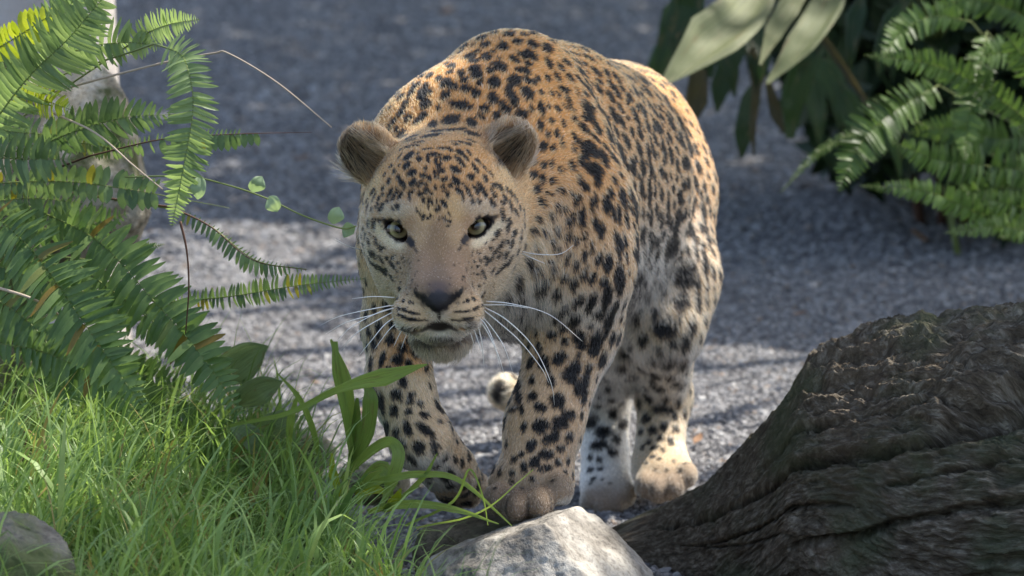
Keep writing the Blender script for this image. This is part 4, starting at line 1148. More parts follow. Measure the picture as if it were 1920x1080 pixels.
# ------------------------------------------------------------------ plants
def leaf_mat(name, c0, c1, trans=.45, rough=.42, attr=None, tip=None, streak=False):
    """thin leaf: part of the light goes through it"""
    m, nt, b = new_mat(name, rough, .45)
    if attr:
        f = attr_out(nt, attr).outputs['Fac']
    else:
        f = node(nt, 'ShaderNodeObjectInfo').outputs['Random']
    col = ramp(nt, f, [(0, c0), (1, c1)] if tip is None else [(0, c0), (.9, c1), (.97, tip)])
    tc = node(nt, 'ShaderNodeTexCoord')
    nz = noise_tex(nt, tc.outputs['Object'], 3.0 if not attr else 60, 3)
    col = mixc(nt, .4, col, ramp(nt, nz.outputs[0], [(.3, (.45, .5, .4)), (.7, (1, 1, 1))]), 'MULTIPLY')
    if streak:
        # long veins, paler ribs and browned patches
        la_ = attr_out(nt, 'leaf_uv')
        mpn = node(nt, 'ShaderNodeMapping'); mpn.inputs['Scale'].default_value = (1.2, 9, 1); nt.links.new(la_.outputs['Vector'], mpn.inputs[0])
        sn = noise_tex(nt, mpn.outputs[0], 2.0, 5, .7)
        col = mixc(nt, .8, col, ramp(nt, sn.outputs[0], [(.3, (.4, .42, .36)), (.5, (.85, .85, .8)), (.7, (1.25, 1.22, 1.15))]), 'MULTIPLY')
        mp3 = node(nt, 'ShaderNodeMapping'); mp3.inputs['Scale'].default_value = (3, 1.3, 1); nt.links.new(la_.outputs['Vector'], mp3.inputs[0])
        pn_ = noise_tex(nt, mp3.outputs[0], 1.3, 5, .65)
        col = mixc(nt, ramp(nt, pn_.outputs[0], [(.56, (0, 0, 0)), (.7, (.75, .75, .75))]), col, lin(126, 104, 76))
        bpn = node(nt, 'ShaderNodeBump', i_Strength=.5, i_Distance=.004); nt.links.new(sn.outputs[0], bpn.inputs['Height']); nt.links.new(bpn.outputs[0], b.inputs['Normal'])
    nt.links.new(col, b.inputs['Base Color'])
    t = node(nt, 'ShaderNodeBsdfTranslucent')
    tcx = mixc(nt, 1.0, col, (1.22, 1.25, .8), 'MULTIPLY')
    nt.links.new(tcx, t.inputs[0])
    mx = node(nt, 'ShaderNodeMixShader', i_0=trans)
    nt.links.new(b.outputs[0], mx.inputs[1]); nt.links.new(t.outputs[0], mx.inputs[2])
    nt.links.new(mx.outputs[0], nt.nodes['Material Output'].inputs[0])
    return m
STEM_G, nt, b = new_mat('green_stem', .5, .4); b.inputs['Base Color'].default_value = (*lin(108, 120, 62), 1)
STEM_B, nt, b = new_mat('brown_stem', .6, .3); b.inputs['Base Color'].default_value = (*lin(92, 66, 52), 1)
STEM_P, nt, b = new_mat('dry_stem', .6, .3); b.inputs['Base Color'].default_value = (*lin(178, 160, 140), 1)

def leaflet_data(kind=0):
    """unit leaflet along +X (length 1), z up, slightly folded and curved; (V, F)"""
    n = 6
    V, F = [], []
    for i in range(n + 1):
        t = i / n
        w = {0: .165 * (.8 if i == 0 else 1) * (1 - max(0, (t - .1) / .9) ** 2.6) ** .6, 1: .15 * (1 - t) ** .35 * (1 if i % 2 else .8), 2: .26 * math.sin(math.pi * min(1, t * .9 + .1)) ** .6}[kind]
        if i == n: w = max(w * .25, .02)
        bend = -.10 * t * t + .03 * math.sin(t * 5)
        sweep = .06 * t * t
        for s in (-1, 0, 1):
            V.append((t, s * w + sweep, bend + (.055 * abs(s)) * (1 - t * .6)))
    for i in range(n):
        for s in (0, 1):
            a = i * 3 + s
            F.append((a, a + 3, a + 4, a + 1))
    return np.array(V), F
LEAFLETS = [leaflet_data(k) for k in range(3)]

def fern(name, loc, label, fronds, mat, rach, group=None, limit=300, seed=1, cat='fern', anchor=None):
    """fronds: dict(p=[(px,py,Y)...], hw=half width px, gap=leaflet spacing px, one=one sided, kind, dens, tilt)"""
    rg = np.random.default_rng(seed)
    root = empty(name, loc, label, cat, group)
    rl = Vector(root.location)
    lm = {}
    def leaflet_mesh(kd, mt):
        if (kd, mt.name) not in lm:
            lm[kd, mt.name] = mesh_from('leaflet', *LEAFLETS[kd]); lm[kd, mt.name].materials.append(mt)
        return lm[kd, mt.name]
    todo = []
    for fi, fd in enumerate(fronds):
        pts = spline([at(*p) for p in fd['p']], 12)
        seg = np.linalg.norm(np.diff(pts, axis=0), axis=1); cum = np.concatenate([[0], np.cumsum(seg)])
        tot = cum[-1]
        tt = cum / tot
        r0 = fd.get('r', 2.0) * mpp(0)
        if anchor is not None:           # the bare stalk down to the crown of the plant
            a0 = np.asarray(anchor, float); d0 = pts[0] - pts[3]; d0 /= np.linalg.norm(d0)
            gapl = np.linalg.norm(a0 - pts[0])
            st_ = spline([a0, a0 * .45 + pts[0] * .55 + d0 * gapl * .15 + np.array([0, .02, 0]), pts[0]], 6)[:-1]
            tube_pts = np.concatenate([st_, pts]); tube_r = np.concatenate([np.full(len(st_), r0), r0 * (1 - .75 * tt)])
        else:
            tube_pts, tube_r = pts, r0 * (1 - .75 * tt)
        Vr, Fr = tube(tube_pts, tube_r, 5)
        fo = obj('frond', mesh_from('frond', Vr, Fr), fd.get('stem', rach), root)
        fo.location = -rl
        m = mpp(fd['p'][0][2])
        gap = fd.get('gap', 10) * m; hw = fd['hw'] * m
        s0, s1 = fd.get('span', (.06, 1.0))
        s = s0 * tot
        k = 0
        roll = fd.get('roll', 0)
        while s < s1 * tot:
            f = s / tot
            p = np.array([np.interp(s, cum, pts[:, j]) for j in range(3)])
            e = min(s + .01, tot); a = np.array([np.interp(e, cum, pts[:, j]) for j in range(3)]) - np.array([np.interp(e - .015, cum, pts[:, j]) for j in range(3)])
            tv = a / (np.linalg.norm(a) + 1e-9)
            view = CAM - p; view /= np.linalg.norm(view)
            sd = np.cross(view, tv); sd /= np.linalg.norm(sd) + 1e-9
            nn = np.cross(tv, sd)
            c, sn = math.cos(roll), math.sin(roll)
            sd, nn = sd * c + nn * sn, nn * c - sd * sn
            prof = (math.sin(math.pi * min(1, .12 + f * .62)) ** .7) if f < .6 else (max(0, 1 - ((f - .6) / .4) ** 1.7) * .93 + .07)
            for sgn in ((1, -1) if not fd.get('one') else (fd['one'],)):
                if rg.random() > fd.get('dens', .97): continue
                L = hw * prof * rg.uniform(.85, 1.08)
                fw = fd.get('fw', .32) + .25 * f + rg.normal(0, .06)
                up = fd.get('up', .15) + rg.normal(0, .16)
                dirv = sd * sgn + tv * fw + nn * up
                dirv /= np.linalg.norm(dirv)
                zv = nn + sd * rg.normal(0, .25) + tv * rg.normal(0, .25); zv -= dirv * (zv @ dirv); zv /= np.linalg.norm(zv)
                yv = np.cross(zv, dirv)
                wsc = min(1.0, gap / (L * .34) * .95) if L > 0 else 1
                M = np.eye(4); M[:3, 0] = dirv * L; M[:3, 1] = yv * L * max(wsc, .45) * fd.get('wide', 1) * sgn; M[:3, 2] = zv * L; M[:3, 3] = p - np.array(rl)
                todo.append((L * (3 if 'mat' in fd else 1), fo, M, fd.get('kind', 0), fd.get('mat', mat)))
            s += gap * (1 - .35 * f) * rg.uniform(.93, 1.07)
            k += 1
    todo.sort(key=lambda q: -q[0])
    for L, fo, M, kd, mt in todo[:limit]:
        o = bpy.data.objects.new('leaflet', leaflet_mesh(kd, mt))
        COL.objects.link(o); o.parent = fo
        Mw = M.copy(); Mw[:3, 3] = M[:3, 3] + np.array(rl)
        o.matrix_local = Matrix(Mw.tolist())
    rest = todo[limit:]
    if rest:
        Vs, Fs, n0 = [], [], 0
        for L, fo, M, kd, mt in rest:
            V, F = LEAFLETS[kd]
            Vs.append(V @ M[:3, :3].T + M[:3, 3]); Fs.append(np.array(F) + n0); n0 += len(V)
        o = obj('small_leaflets', mesh_from('small_leaflets', np.concatenate(Vs), np.concatenate(Fs)), mat, root, kind='stuff')
    return root

def blade_mesh(pts, w, fold=.25, n_side=2, roll=0.0):
    """strap leaf along pts (world) with half widths w, facing roughly upward / the viewer"""
    V, F = [], []
    n = len(pts)
    for i, p in enumerate(pts):
        t = pts[min(i + 1, n - 1)] - pts[max(i - 1, 0)]
        t = t / (np.linalg.norm(t) + 1e-9)
        vw = CAM - p; vw /= np.linalg.norm(vw)
        s = np.cross(vw, t); s /= np.linalg.norm(s) + 1e-9
        nn = np.cross(t, s)
        r = roll if not hasattr(roll, '__len__') else roll[i]
        s, nn = s * math.cos(r) + nn * math.sin(r), nn * math.cos(r) - s * math.sin(r)
        for k in np.linspace(-1, 1, 9):
            V.append(p + s * w[i] * k + nn * ((abs(k) * fold + .09 * math.cos(k * 8.5)) * w[i]))
    for i in range(n - 1):
        for k in range(8):
            a = i * 9 + k
            F.append((a, a + 9, a + 10, a + 1))
    return V, F

F_LIGHT = leaf_mat('fern_light_leaf', lin(110, 134, 92), lin(154, 174, 122), .5)
F_MID = leaf_mat('fern_mid_leaf', lin(84, 108, 68), lin(126, 148, 96), .4, .36, None, lin(150, 140, 40))
F_DARK = leaf_mat('fern_dark_leaf', lin(86, 114, 66), lin(130, 154, 94), .5, .34, None, lin(140, 120, 60))
F_BACK = leaf_mat('fern_back_leaf', lin(62, 86, 44), lin(104, 130, 68), .45)
F_YEL = leaf_mat('fern_yellow_leaf', lin(146, 160, 40), lin(190, 196, 70), .5)
D = lambda p, hw, **k: dict(p=p, hw=hw, **k)
fern('fern', at(-40, 420, .05), 'large pale green fern with one frond hanging straight down', [
    D([(-60, 300, 0), (40, 160, -.06), (130, 70, -.12), (215, -30, -.16)], 78, gap=13, up=.2),
    D([(60, 140, .05), (150, 92, -.02), (240, 80, -.06), (300, 88, -.1)], 50, gap=12, up=.1),
    D([(225, 95, -.02), (280, 60, -.08), (320, 45, -.12), (374, 36, -.16)], 34, gap=9, up=.3, fw=.2),
    D([(290, 82, -.14), (335, 100, -.2), (352, 130, -.25), (362, 200, -.27), (345, 310, -.27), (322, 425, -.25)], 50, gap=10, span=(.12, 1), fw=.18, up=.05),
    D([(-40, 110, .1), (30, 70, .04), (110, 18, 0)], 38, gap=17, kind=2, up=.2, mat=F_YEL),
    D([(20, 180, 0), (80, 188, -.06), (134, 206, -.1)], 34, gap=8, mat=F_YEL),
    D([(-60, 200, .1), (20, 120, .12), (110, 40, .1), (160, -40, .1)], 60, gap=13),
], F_LIGHT, STEM_G, seed=3, anchor=at(-110, 330, .3))
fern('fern', at(-20, 620, .12), 'ragged mid green fern whose stripped fronds reach over the gravel towards the leopard', [
    D([(40, 290, .02), (130, 250, -.04), (225, 222, -.08), (330, 214, -.1)], 52, gap=17, kind=0, fw=.5, stem=STEM_G),
    D([(170, 292, 0), (300, 262, -.08), (430, 252, -.12), (585, 248, -.14)], 30, gap=15, span=(.1, .8), dens=.75, kind=2, fw=.05, stem=STEM_B, one=-1),
    D([(170, 292, 0), (300, 262, -.08), (430, 252, -.12), (540, 249, -.14)], 14, gap=12, span=(.1, .8), dens=.8, fw=.3, stem=STEM_B, one=1),
    D([(-50, 292, 0), (40, 298, -.06), (140, 298, -.1)], 52, gap=18, kind=0),
    D([(-30, 345, .05), (110, 340, -.02), (240, 355, -.06), (430, 390, -.1)], 36, gap=16, span=(.05, .72), kind=2, fw=.15),
    D([(320, 388, -.06), (395, 425, -.08), (475, 488, -.1), (575, 506, -.1)], 30, gap=12, fw=.25, one=-1, stem=STEM_B),
    D([(330, 392, -.06), (400, 428, -.08), (480, 488, -.1), (575, 505, -.1)], 9, gap=11, one=1),
    D([(300, 568, .1), (430, 556, .02), (560, 535, -.04), (684, 522, -.06)], 26, gap=11, fw=.1),
    D([(190, 490, .05), (250, 470, 0), (308, 458, -.02)], 16, gap=7, fw=.8),
    D([(90, 262, .05), (180, 272, .02), (250, 290, 0)], 26, gap=9),
    D([(-30, 380, .1), (60, 372, .06), (150, 380, .04)], 44, gap=16),
    D([(-30, 240, .12), (60, 250, .1), (160, 255, .08)], 40, gap=14),
], F_MID, STEM_G, seed=5, anchor=at(-110, 420, .3))
fern('fern', at(20, 800, .1), 'dark green fern with long fronds drooping into the grass', [
    D([(-20, 395, .08), (60, 470, -.05), (140, 580, -.15), (215, 690, -.2), (275, 770, -.22)], 82, gap=17, up=.1, fw=.25),
    D([(50, 385, .1), (180, 450, 0), (285, 560, -.08), (380, 670, -.14), (455, 785, -.18)], 72, gap=18, up=.1, fw=.15),
    D([(150, 500, .1), (270, 590, .02), (350, 650, -.04), (440, 705, -.08)], 48, gap=14),
    D([(-40, 540, .05), (60, 610, 0), (120, 700, -.04), (140, 780, -.06)], 60, gap=15),
    D([(-40, 640, .02), (80, 660, -.05), (200, 720, -.1), (270, 800, -.14)], 50, gap=14),
    D([(-60, 480, .2), (60, 520, .18), (190, 560, .16), (300, 640, .14)], 60, gap=16),
    D([(-60, 420, .25), (60, 430, .22), (170, 420, .2), (240, 400, .2)], 52, gap=15),
    D([(-60, 600, .25), (80, 640, .22), (220, 690, .2), (360, 720, .2)], 55, gap=15),
    D([(0, 700, .2), (140, 720, .15), (300, 760, .12), (420, 800, .1)], 46, gap=14),
], F_DARK, STEM_G, seed=9, anchor=at(-110, 560, .28))
# right hand ferns, farther away
fern('fern', at(1990, 420, 1.55), 'bright green fern with arching fronds beside the dark rock', [
    D([(2000, 290, 1.5), (1880, 190, 1.4), (1760, 125, 1.3), (1620, 103, 1.2)], 34, gap=11, up=.2, kind=0),
    D([(1820, 40, 1.5), (1750, 30, 1.42), (1690, 60, 1.36), (1655, 110, 1.3)], 36, gap=11),
    D([(1760, 160, 1.5), (1690, 200, 1.4), (1620, 260, 1.3), (1572, 358, 1.25)], 52, gap=13),
    D([(1990, 330, 1.5), (1860, 312, 1.4), (1760, 300, 1.3), (1665, 262, 1.25)], 42, gap=12, fw=.1),
    D([(1990, 440, 1.45), (1850, 405, 1.35), (1740, 360, 1.25), (1612, 348, 1.2)], 30, gap=11),
    D([(1990, 455, 1.4), (1880, 425, 1.3), (1770, 437, 1.2)], 22, gap=9),
    D([(1850, 60, 1.5), (1835, 140, 1.4), (1815, 230, 1.35), (1808, 300, 1.3)], 38, gap=11),
    D([(1990, 130, 1.5), (1900, 100, 1.4), (1820, 108, 1.3)], 36, gap=11),
    D([(1990, 410, 1.45), (1910, 388, 1.35), (1840, 372, 1.28)], 34, gap=11),
    D([(1990, 200, 1.4), (1950, 140, 1.3), (1880, 60, 1.2)], 44, gap=12),
    D([(1990, 370, 1.6), (1880, 350, 1.5), (1780, 370, 1.45)], 40, gap=11),
    D([(1990, 460, 1.5), (1930, 435, 1.4), (1870, 445, 1.35)], 26, gap=10),
    D([(2000, 240, 1.7), (1880, 260, 1.65), (1780, 240, 1.6), (1700, 250, 1.6)], 40, gap=12),
    D([(2000, 80, 1.7), (1900, 20, 1.65), (1820, 0, 1.6), (1740, 20, 1.6)], 40, gap=12),
    D([(1700, 220, 1.7), (1600, 250, 1.6), (1530, 290, 1.55), (1462, 362, 1.5)], 12, gap=9),
], F_BACK, STEM_G, seed=12, anchor=atz(2060, 560, GZ))

# broad strap-leaved plant at the back
def strap(root, mat, pts, w, stem=None, roll=0.0, fold=.25, n=10, name='leaf'):
    P = spline([at(*p) for p in pts], n)
    t = np.linspace(0, 1, len(P))
    W = np.interp(t, np.linspace(0, 1, len(w)), w) * mpp(pts[0][2])
    V, F = blade_mesh(P, W, fold, roll=roll)
    V = np.array(V) + vnoise(np.array(V) * 40, 3)[:, None] * np.array([0, .004, 0]) + vnoise(np.array(V) * 14, 5)[:, None] * np.array([.25, .5, .25]) * W.max() * .35
    me = mesh_from(name, V, F)
    uvl = np.stack([np.repeat(t, 9), np.tile(np.linspace(-1, 1, 9), len(P)) + int(abs(pts[0][0] * 7 + pts[0][1] * 3)) % 17, np.zeros(len(P) * 9)], 1)
    la_ = me.attributes.new('leaf_uv', 'FLOAT_VECTOR', 'POINT'); la_.data.foreach_set('vector', uvl.astype(np.float32).ravel())
    o = obj(name, me, mat, root)
    o.location = -Vector(root.location)
    return o
B_PALE = leaf_mat('pale_strap_leaf', lin(120, 130, 92), lin(150, 154, 118), .3, .5, None, None, True)
B_DARK = leaf_mat('dark_strap_leaf', lin(40, 66, 34), lin(70, 96, 48), .3, .4, None, None, True)
B_DRY = leaf_mat('dry_strap_leaf', lin(62, 60, 42), lin(90, 84, 60), .25, .6, None, None, True)
pl = empty('strap_leaf_plant', (at(1800, 330, 2.8)[0], 2.8, GZ), 'broad leaved plant with pale drooping strap leaves behind the leopard', 'plant')
strap(pl, B_PALE, [(1440, -60, 2.0), (1400, 20, 1.9), (1330, 85, 1.8), (1236, 165, 1.72)], [26, 46, 52, 3], roll=.35, fold=.55)
strap(pl, B_PALE, [(1520, -40, 1.95), (1480, 10, 1.9), (1450, 60, 1.85), (1425, 120, 1.8)], [12, 22, 18, 2], roll=-.3)
strap(pl, B_PALE, [(1580, -50, 1.95), (1550, 20, 1.88), (1500, 90, 1.8), (1440, 155, 1.75)], [16, 32, 28, 3], roll=.4, fold=.5)
strap(pl, B_DARK, [(1400, -40, 2.1), (1410, 40, 2.05), (1425, 110, 2.0), (1420, 170, 2.0)], [16, 26, 20, 4])
strap(pl, B_DRY, [(1410, 90, 2.0), (1418, 160, 2.0), (1412, 230, 2.0), (1414, 290, 2.0)], [6, 9, 7, 2])
strap(pl, B_DRY, [(1440, 150, 2.05), (1455, 210, 2.05), (1470, 250, 2.05)], [6, 12, 2])
strap(pl, B_DRY, [(1310, 130, 2.0), (1305, 190, 2.0), (1292, 235, 2.0)], [16, 22, 5])
strap(pl, B_DRY, [(1535, 60, 1.9), (1570, 110, 1.9), (1610, 170, 1.9), (1642, 218, 1.9)], [7, 8, 6, 3], fold=.5, name='stalk')
strap(pl, B_DARK, [(1300, -60, 2.3), (1290, 10, 2.3), (1270, 60, 2.28), (1265, 110, 2.25)], [20, 34, 26, 4])
strap(pl, B_DARK, [(1500, 140, 2.2), (1530, 60, 2.2), (1560, 0, 2.2)], [8, 26, 10])
strap(pl, B_DARK, [(1480, 260, 2.2), (1490, 180, 2.2), (1520, 90, 2.2), (1560, 20, 2.25)], [8, 24, 26, 10])
base_ = np.array([at(1800, 330, 2.8)[0], 2.8, GZ])
for tx, ty, tY in ((1440, -60, 2.0), (1520, -40, 1.95), (1580, -50, 1.95), (1400, -40, 2.1), (1300, -60, 2.3)):
    e_ = at(tx, ty, tY)
    P = spline([base_, base_ + np.array([-.06, .05, .34]), base_ * .5 + e_ * .5 + np.array([.1, .2, .22]), e_ + np.array([.03, .06, .05]), e_], 6)
    o = obj('petiole', mesh_from('petiole', *tube(P, .006, 6)), STEM_G, pl); o.location = -pl.location
for i in range(34):
    r = random.Random(100 + i)
    x = r.uniform(1270, 1760); y = r.uniform(-60, 210) * (1 if x > 1400 else .3); Y = r.uniform(2.2, 3.0)
    a = r.uniform(-1, 1)
    strap(pl, B_DARK, [(x, y, Y), (x + a * 40, y + 40, Y - .03), (x + a * 70, y + 100, Y - .05), (x + a * 80, y + 150, Y - .05)], [5, r.uniform(14, 26), r.uniform(10, 20), 2], roll=r.uniform(-.8, .8), n=5)

# dark shrub closing the view behind the right hand plants
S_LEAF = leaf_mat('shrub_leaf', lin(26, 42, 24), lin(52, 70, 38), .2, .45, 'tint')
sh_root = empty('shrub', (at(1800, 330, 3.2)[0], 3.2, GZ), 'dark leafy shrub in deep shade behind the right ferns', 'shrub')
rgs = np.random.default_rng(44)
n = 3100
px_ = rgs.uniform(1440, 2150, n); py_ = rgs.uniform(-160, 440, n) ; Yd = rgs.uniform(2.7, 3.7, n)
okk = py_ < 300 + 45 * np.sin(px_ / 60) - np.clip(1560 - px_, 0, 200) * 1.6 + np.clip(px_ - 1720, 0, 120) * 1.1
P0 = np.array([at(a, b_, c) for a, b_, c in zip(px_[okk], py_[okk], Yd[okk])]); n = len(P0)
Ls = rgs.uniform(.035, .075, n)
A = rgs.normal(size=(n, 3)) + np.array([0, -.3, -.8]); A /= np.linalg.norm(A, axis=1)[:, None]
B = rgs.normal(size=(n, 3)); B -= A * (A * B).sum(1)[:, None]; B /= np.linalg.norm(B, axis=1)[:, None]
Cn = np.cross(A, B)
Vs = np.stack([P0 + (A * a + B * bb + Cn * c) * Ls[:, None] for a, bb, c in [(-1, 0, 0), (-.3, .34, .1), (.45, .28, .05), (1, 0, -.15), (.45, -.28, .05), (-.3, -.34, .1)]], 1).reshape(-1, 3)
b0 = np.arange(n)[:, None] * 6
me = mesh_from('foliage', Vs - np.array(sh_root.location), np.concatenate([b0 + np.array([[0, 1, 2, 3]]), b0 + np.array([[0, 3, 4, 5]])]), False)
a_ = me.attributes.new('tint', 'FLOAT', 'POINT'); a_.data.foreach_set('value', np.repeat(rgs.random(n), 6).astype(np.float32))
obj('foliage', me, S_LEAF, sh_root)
for k in range(7):
    bx = 1560 + k * 70
    gp_ = np.array([at(1730 + k * 40, 330, 3.2)[0], 3.2, GZ])
    P = spline([gp_, gp_ * .5 + at(bx, 220, 3.2) * .5 + np.array([.05, 0, .05]), at(bx, 200, 3.2), at(bx + rgs.uniform(-60, 60), 40, 3.1)], 6)
    o = obj('stem', mesh_from('stem', *tube(P, .012, 6)), STEM_B, sh_root); o.location = -sh_root.location

# small vine with round leaves, dry stems
V_LEAF = leaf_mat('vine_leaf', lin(136, 158, 124), lin(170, 190, 156), .45)
vine = empty('vine', at(350, 330, -.2), 'thin climbing vine with small round leaves reaching the cheek of the leopard', 'vine')
P = spline([at(*p) for p in [(235, 332, -.1), (350, 331, -.2), (430, 348, -.24), (500, 372, -.26), (570, 405, -.27), (640, 428, -.27), (668, 424, -.27)]], 8)
o = obj('stem', mesh_from('stem', *tube(P, 1.6 * mpp(0), 6)), STEM_G, vine); o.location = -Vector(vine.location)
for (x, y, a, L) in ((483, 345, -60, 34), (512, 383, 60, 32), (630, 404, -70, 34), (652, 433, 30, 24), (372, 352, 95, 44)):
    ca, sa = math.cos(radians(a)), math.sin(radians(a))
    strap(vine, V_LEAF, [(x - ca * L / 2, y - sa * L / 2, -.26), (x, y, -.27), (x + ca * L / 2, y + sa * L / 2, -.265)], [2, 10, 15, 16, 14, 9, 1], fold=.2, n=8, roll=.3)
def stem(label, pts, r, mat):
    P = spline([at(*p) for p in pts], 8)
    t = np.linspace(0, 1, len(P))
    o = obj('bare_stem', mesh_from('bare_stem', *tube(P, r * mpp(0) * (1.1 - .6 * t), 6)), mat, label=label, cat='twig')
stem('long bent pale dry stem arching from the fern towards the ear', [(80, 178, 0), (180, 150, -.08), (305, 118, -.14), (400, 100, -.18), (430, 101, -.19), (520, 155, -.2), (622, 239, -.2)], 2.2, STEM_P)
stem('thin dark bare stem dropping straight from the hanging frond', [(338, 415, -.26), (350, 470, -.26), (354, 540, -.25), (348, 625, -.22)], 2.2, STEM_B)
stem('pale straight stem crossing the middle fern downward', [(100, 212, -.05), (180, 250, -.1), (250, 310, -.14), (305, 355, -.16)], 2.2, STEM_P)
stem('pink brown woody stem lying across the base of the dark fern', [(-20, 535, -.12), (60, 560, -.12), (110, 590, -.1), (160, 650, -.05)], 3.0, STEM_P)

# sunlit round leaves at the edge of the gravel
R_LEAF = leaf_mat('round_leaf', lin(128, 150, 116), lin(164, 182, 146), .4, .45, None, None, True)
rp = empty('broadleaf_plant', at(480, 800, .1), 'low plant with broad pale leaves under the tips of the dark fern', 'plant')
for (x, y, x2, y2, w, Y) in ((400, 720, 500, 650, 40, .12), (440, 760, 530, 715, 30, .1), (330, 660, 400, 620, 26, .14), (480, 820, 560, 780, 30, .08), (500, 860, 430, 800, 26, .05)):
    strap(rp, R_LEAF, [(x, y, Y), ((x + x2) / 2, (y + y2) / 2 - 8, Y - .03), (x2, y2, Y - .03)], [w * .15, w * .7, w, w, w * .85, w * .5, 1], n=8, fold=.3, roll=.5)

# broad grass blades by the lifted paw
G_BR = leaf_mat('broad_grass_leaf', lin(130, 158, 84), lin(178, 200, 110), .5, .4, None, None, True)  # leaf colour lightened to stand in for backlight the blades do not get
bgp = empty('broad_grass', at(665, 880, -.05), 'tall clump of broad grass blades standing beside the lifted paw', 'grass')
for pts, w in (([(668, 880, -.05), (660, 790, -.08), (648, 710, -.1), (620, 636, -.1)], [5, 9, 11, 2]), ([(664, 880, -.05), (650, 790, -.1), (632, 700, -.12), (628, 640, -.12)], [4, 7, 9, 5]),
               ([(664, 870, -.06), (688, 810, -.1), (694, 750, -.12), (688, 726, -.12)], [6, 14, 15, 6]), ([(655, 880, -.06), (668, 800, -.08), (670, 745, -.1)], [5, 10, 3]),
               ([(430, 800, -.12), (540, 775, -.2), (640, 728, -.26), (720, 706, -.3), (802, 682, -.32)], [3, 5, 7, 17, 1]),
               ([(640, 900, -.06), (690, 850, -.12), (730, 828, -.15), (748, 850, -.17), (735, 900, -.17), (715, 950, -.17)], [5, 9, 10, 12, 12, 2]),
               ([(640, 930, -.1), (700, 905, -.16), (780, 890, -.2), (860, 900, -.22), (960, 985, -.2)], [4, 7, 7, 5, 1]),
               ([(690, 960, -.1), (760, 945, -.2), (850, 955, -.24), (935, 982, -.24)], [5, 8, 6, 1]), ([(670, 945, -.1), (690, 900, -.12), (720, 880, -.14), (735, 930, -.15)], [6, 14, 16, 3]),
               ([(600, 860, 0), (585, 800, -.04), (560, 745, -.06), (520, 700, -.06)], [4, 6, 5, 1]), ([(540, 860, 0), (545, 790, -.03), (560, 735, -.04)], [4, 8, 2]), ([(720, 960, -.15), (790, 900, -.2), (820, 850, -.22)], [4, 5, 1]),
               ([(760, 985, -.18), (850, 940, -.22), (880, 880, -.24), (905, 930, -.24), (915, 985, -.22)], [2.5, 2.5, 2, 1.5, .6]), ([(780, 990, -.2), (900, 960, -.24), (1000, 880, -.25)], [2, 1.8, .6])):
    strap(bgp, G_BR, pts, w, n=6, name='blade')
for pts, w in (([(668, 930, -.12), (695, 915, -.15), (728, 925, -.16)], [4, 14, 2]), ([(720, 960, -.14), (740, 940, -.17), (752, 915, -.18)], [4, 12, 2]), ([(640, 930, -.1), (625, 890, -.12), (622, 850, -.12)], [4, 9, 2])):
    strap(bgp, F_YEL, pts, w, n=6, name='blade')  # sunlit bits of leaf, their sunlight put into the yellow-green colour

# fine grass over the bank
def grass(n, seed):
    rg = np.random.default_rng(seed)
    x = rg.uniform(-1.05, -.02, n * 4); y = rg.uniform(-1.15, .42, n * 4)
    clump = vnoise(np.stack([x * 9, y * 9, x * 0], 1), 61) * .5 + vnoise(np.stack([x * 26, y * 26, x * 0], 1), 62) * .5
    z = bank_z(x, y)
    ok = (z > -.075) & (rg.random(n * 4) < .45 + .9 * clump)
    ok &= (np.abs(x) < .115 * (y + 6) + .30)
    rk = np.array(at(5, 1085, -.72)); ok &= np.hypot(x - rk[0], y - rk[1]) > .07
    x, y, z = x[ok][:n], y[ok][:n], z[ok][:n]
    n = len(x)
    L = rg.gamma(5, .023, n) * (1 + .25 * vnoise(np.stack([x * 5, y * 5, x * 0], 1), 63)); L = L * np.interp(x, [-.40, -.20], [1, .74]); L = np.clip(L, .025, .22)
    az = rg.uniform(0, 6.283, n); lean = np.abs(rg.normal(.35, .28, n))
    az = np.where(rg.random(n) < .35, -.3 + rg.normal(0, .7, n), az)
    curl = rg.uniform(.5, 2.6, n)
    w = rg.uniform(.0011, .0026, n) * (1 + (rg.random(n) < .14) * rg.uniform(.6, 1.8, n))
    hd = np.stack([np.cos(az), np.sin(az), np.zeros(n)], 1)
    sdv = np.stack([-np.sin(az + rg.normal(0, .6, n)), np.cos(az), np.zeros(n)], 1)
    K = 7
    p = np.stack([x, y, z - .004], 1)
    V = np.zeros((n, K, 2, 3))
    for k in range(K):
        t = k / (K - 1)
        ang = lean + curl * t * t
        wk = w * (1 - t ** 2.2) + .0001
        V[:, k, 0] = p - sdv * wk[:, None]; V[:, k, 1] = p + sdv * wk[:, None]
        p = p + (hd * np.sin(ang)[:, None] + np.array([0, 0, 1]) * np.cos(ang)[:, None]) * (L / (K - 1))[:, None]
    b0 = np.arange(n)[:, None] * K * 2 + np.arange(K - 1)[None, :] * 2
    F = np.stack([b0, b0 + 1, b0 + 3, b0 + 2], -1).reshape(-1, 4)
    me = mesh_from('grass', V.reshape(-1, 3), F)
    tint = np.clip(.5 + .25 * rg.normal(size=n) + .2 * vnoise(np.stack([x * 7, y * 7, x * 0], 1), 66), 0, 1)
    a = me.attributes.new('tint', 'FLOAT', 'POINT'); a.data.foreach_set('value', np.repeat(tint, K * 2).astype(np.float32))
    return me
G_FINE = leaf_mat('fine_grass_leaf', lin(100, 130, 72), lin(176, 202, 122), .45, .45, 'tint', lin(170, 150, 96))
obj('grass', grass(11000, 5), G_FINE, label='fine green grass growing over the bank in front', cat='grass', kind='stuff')
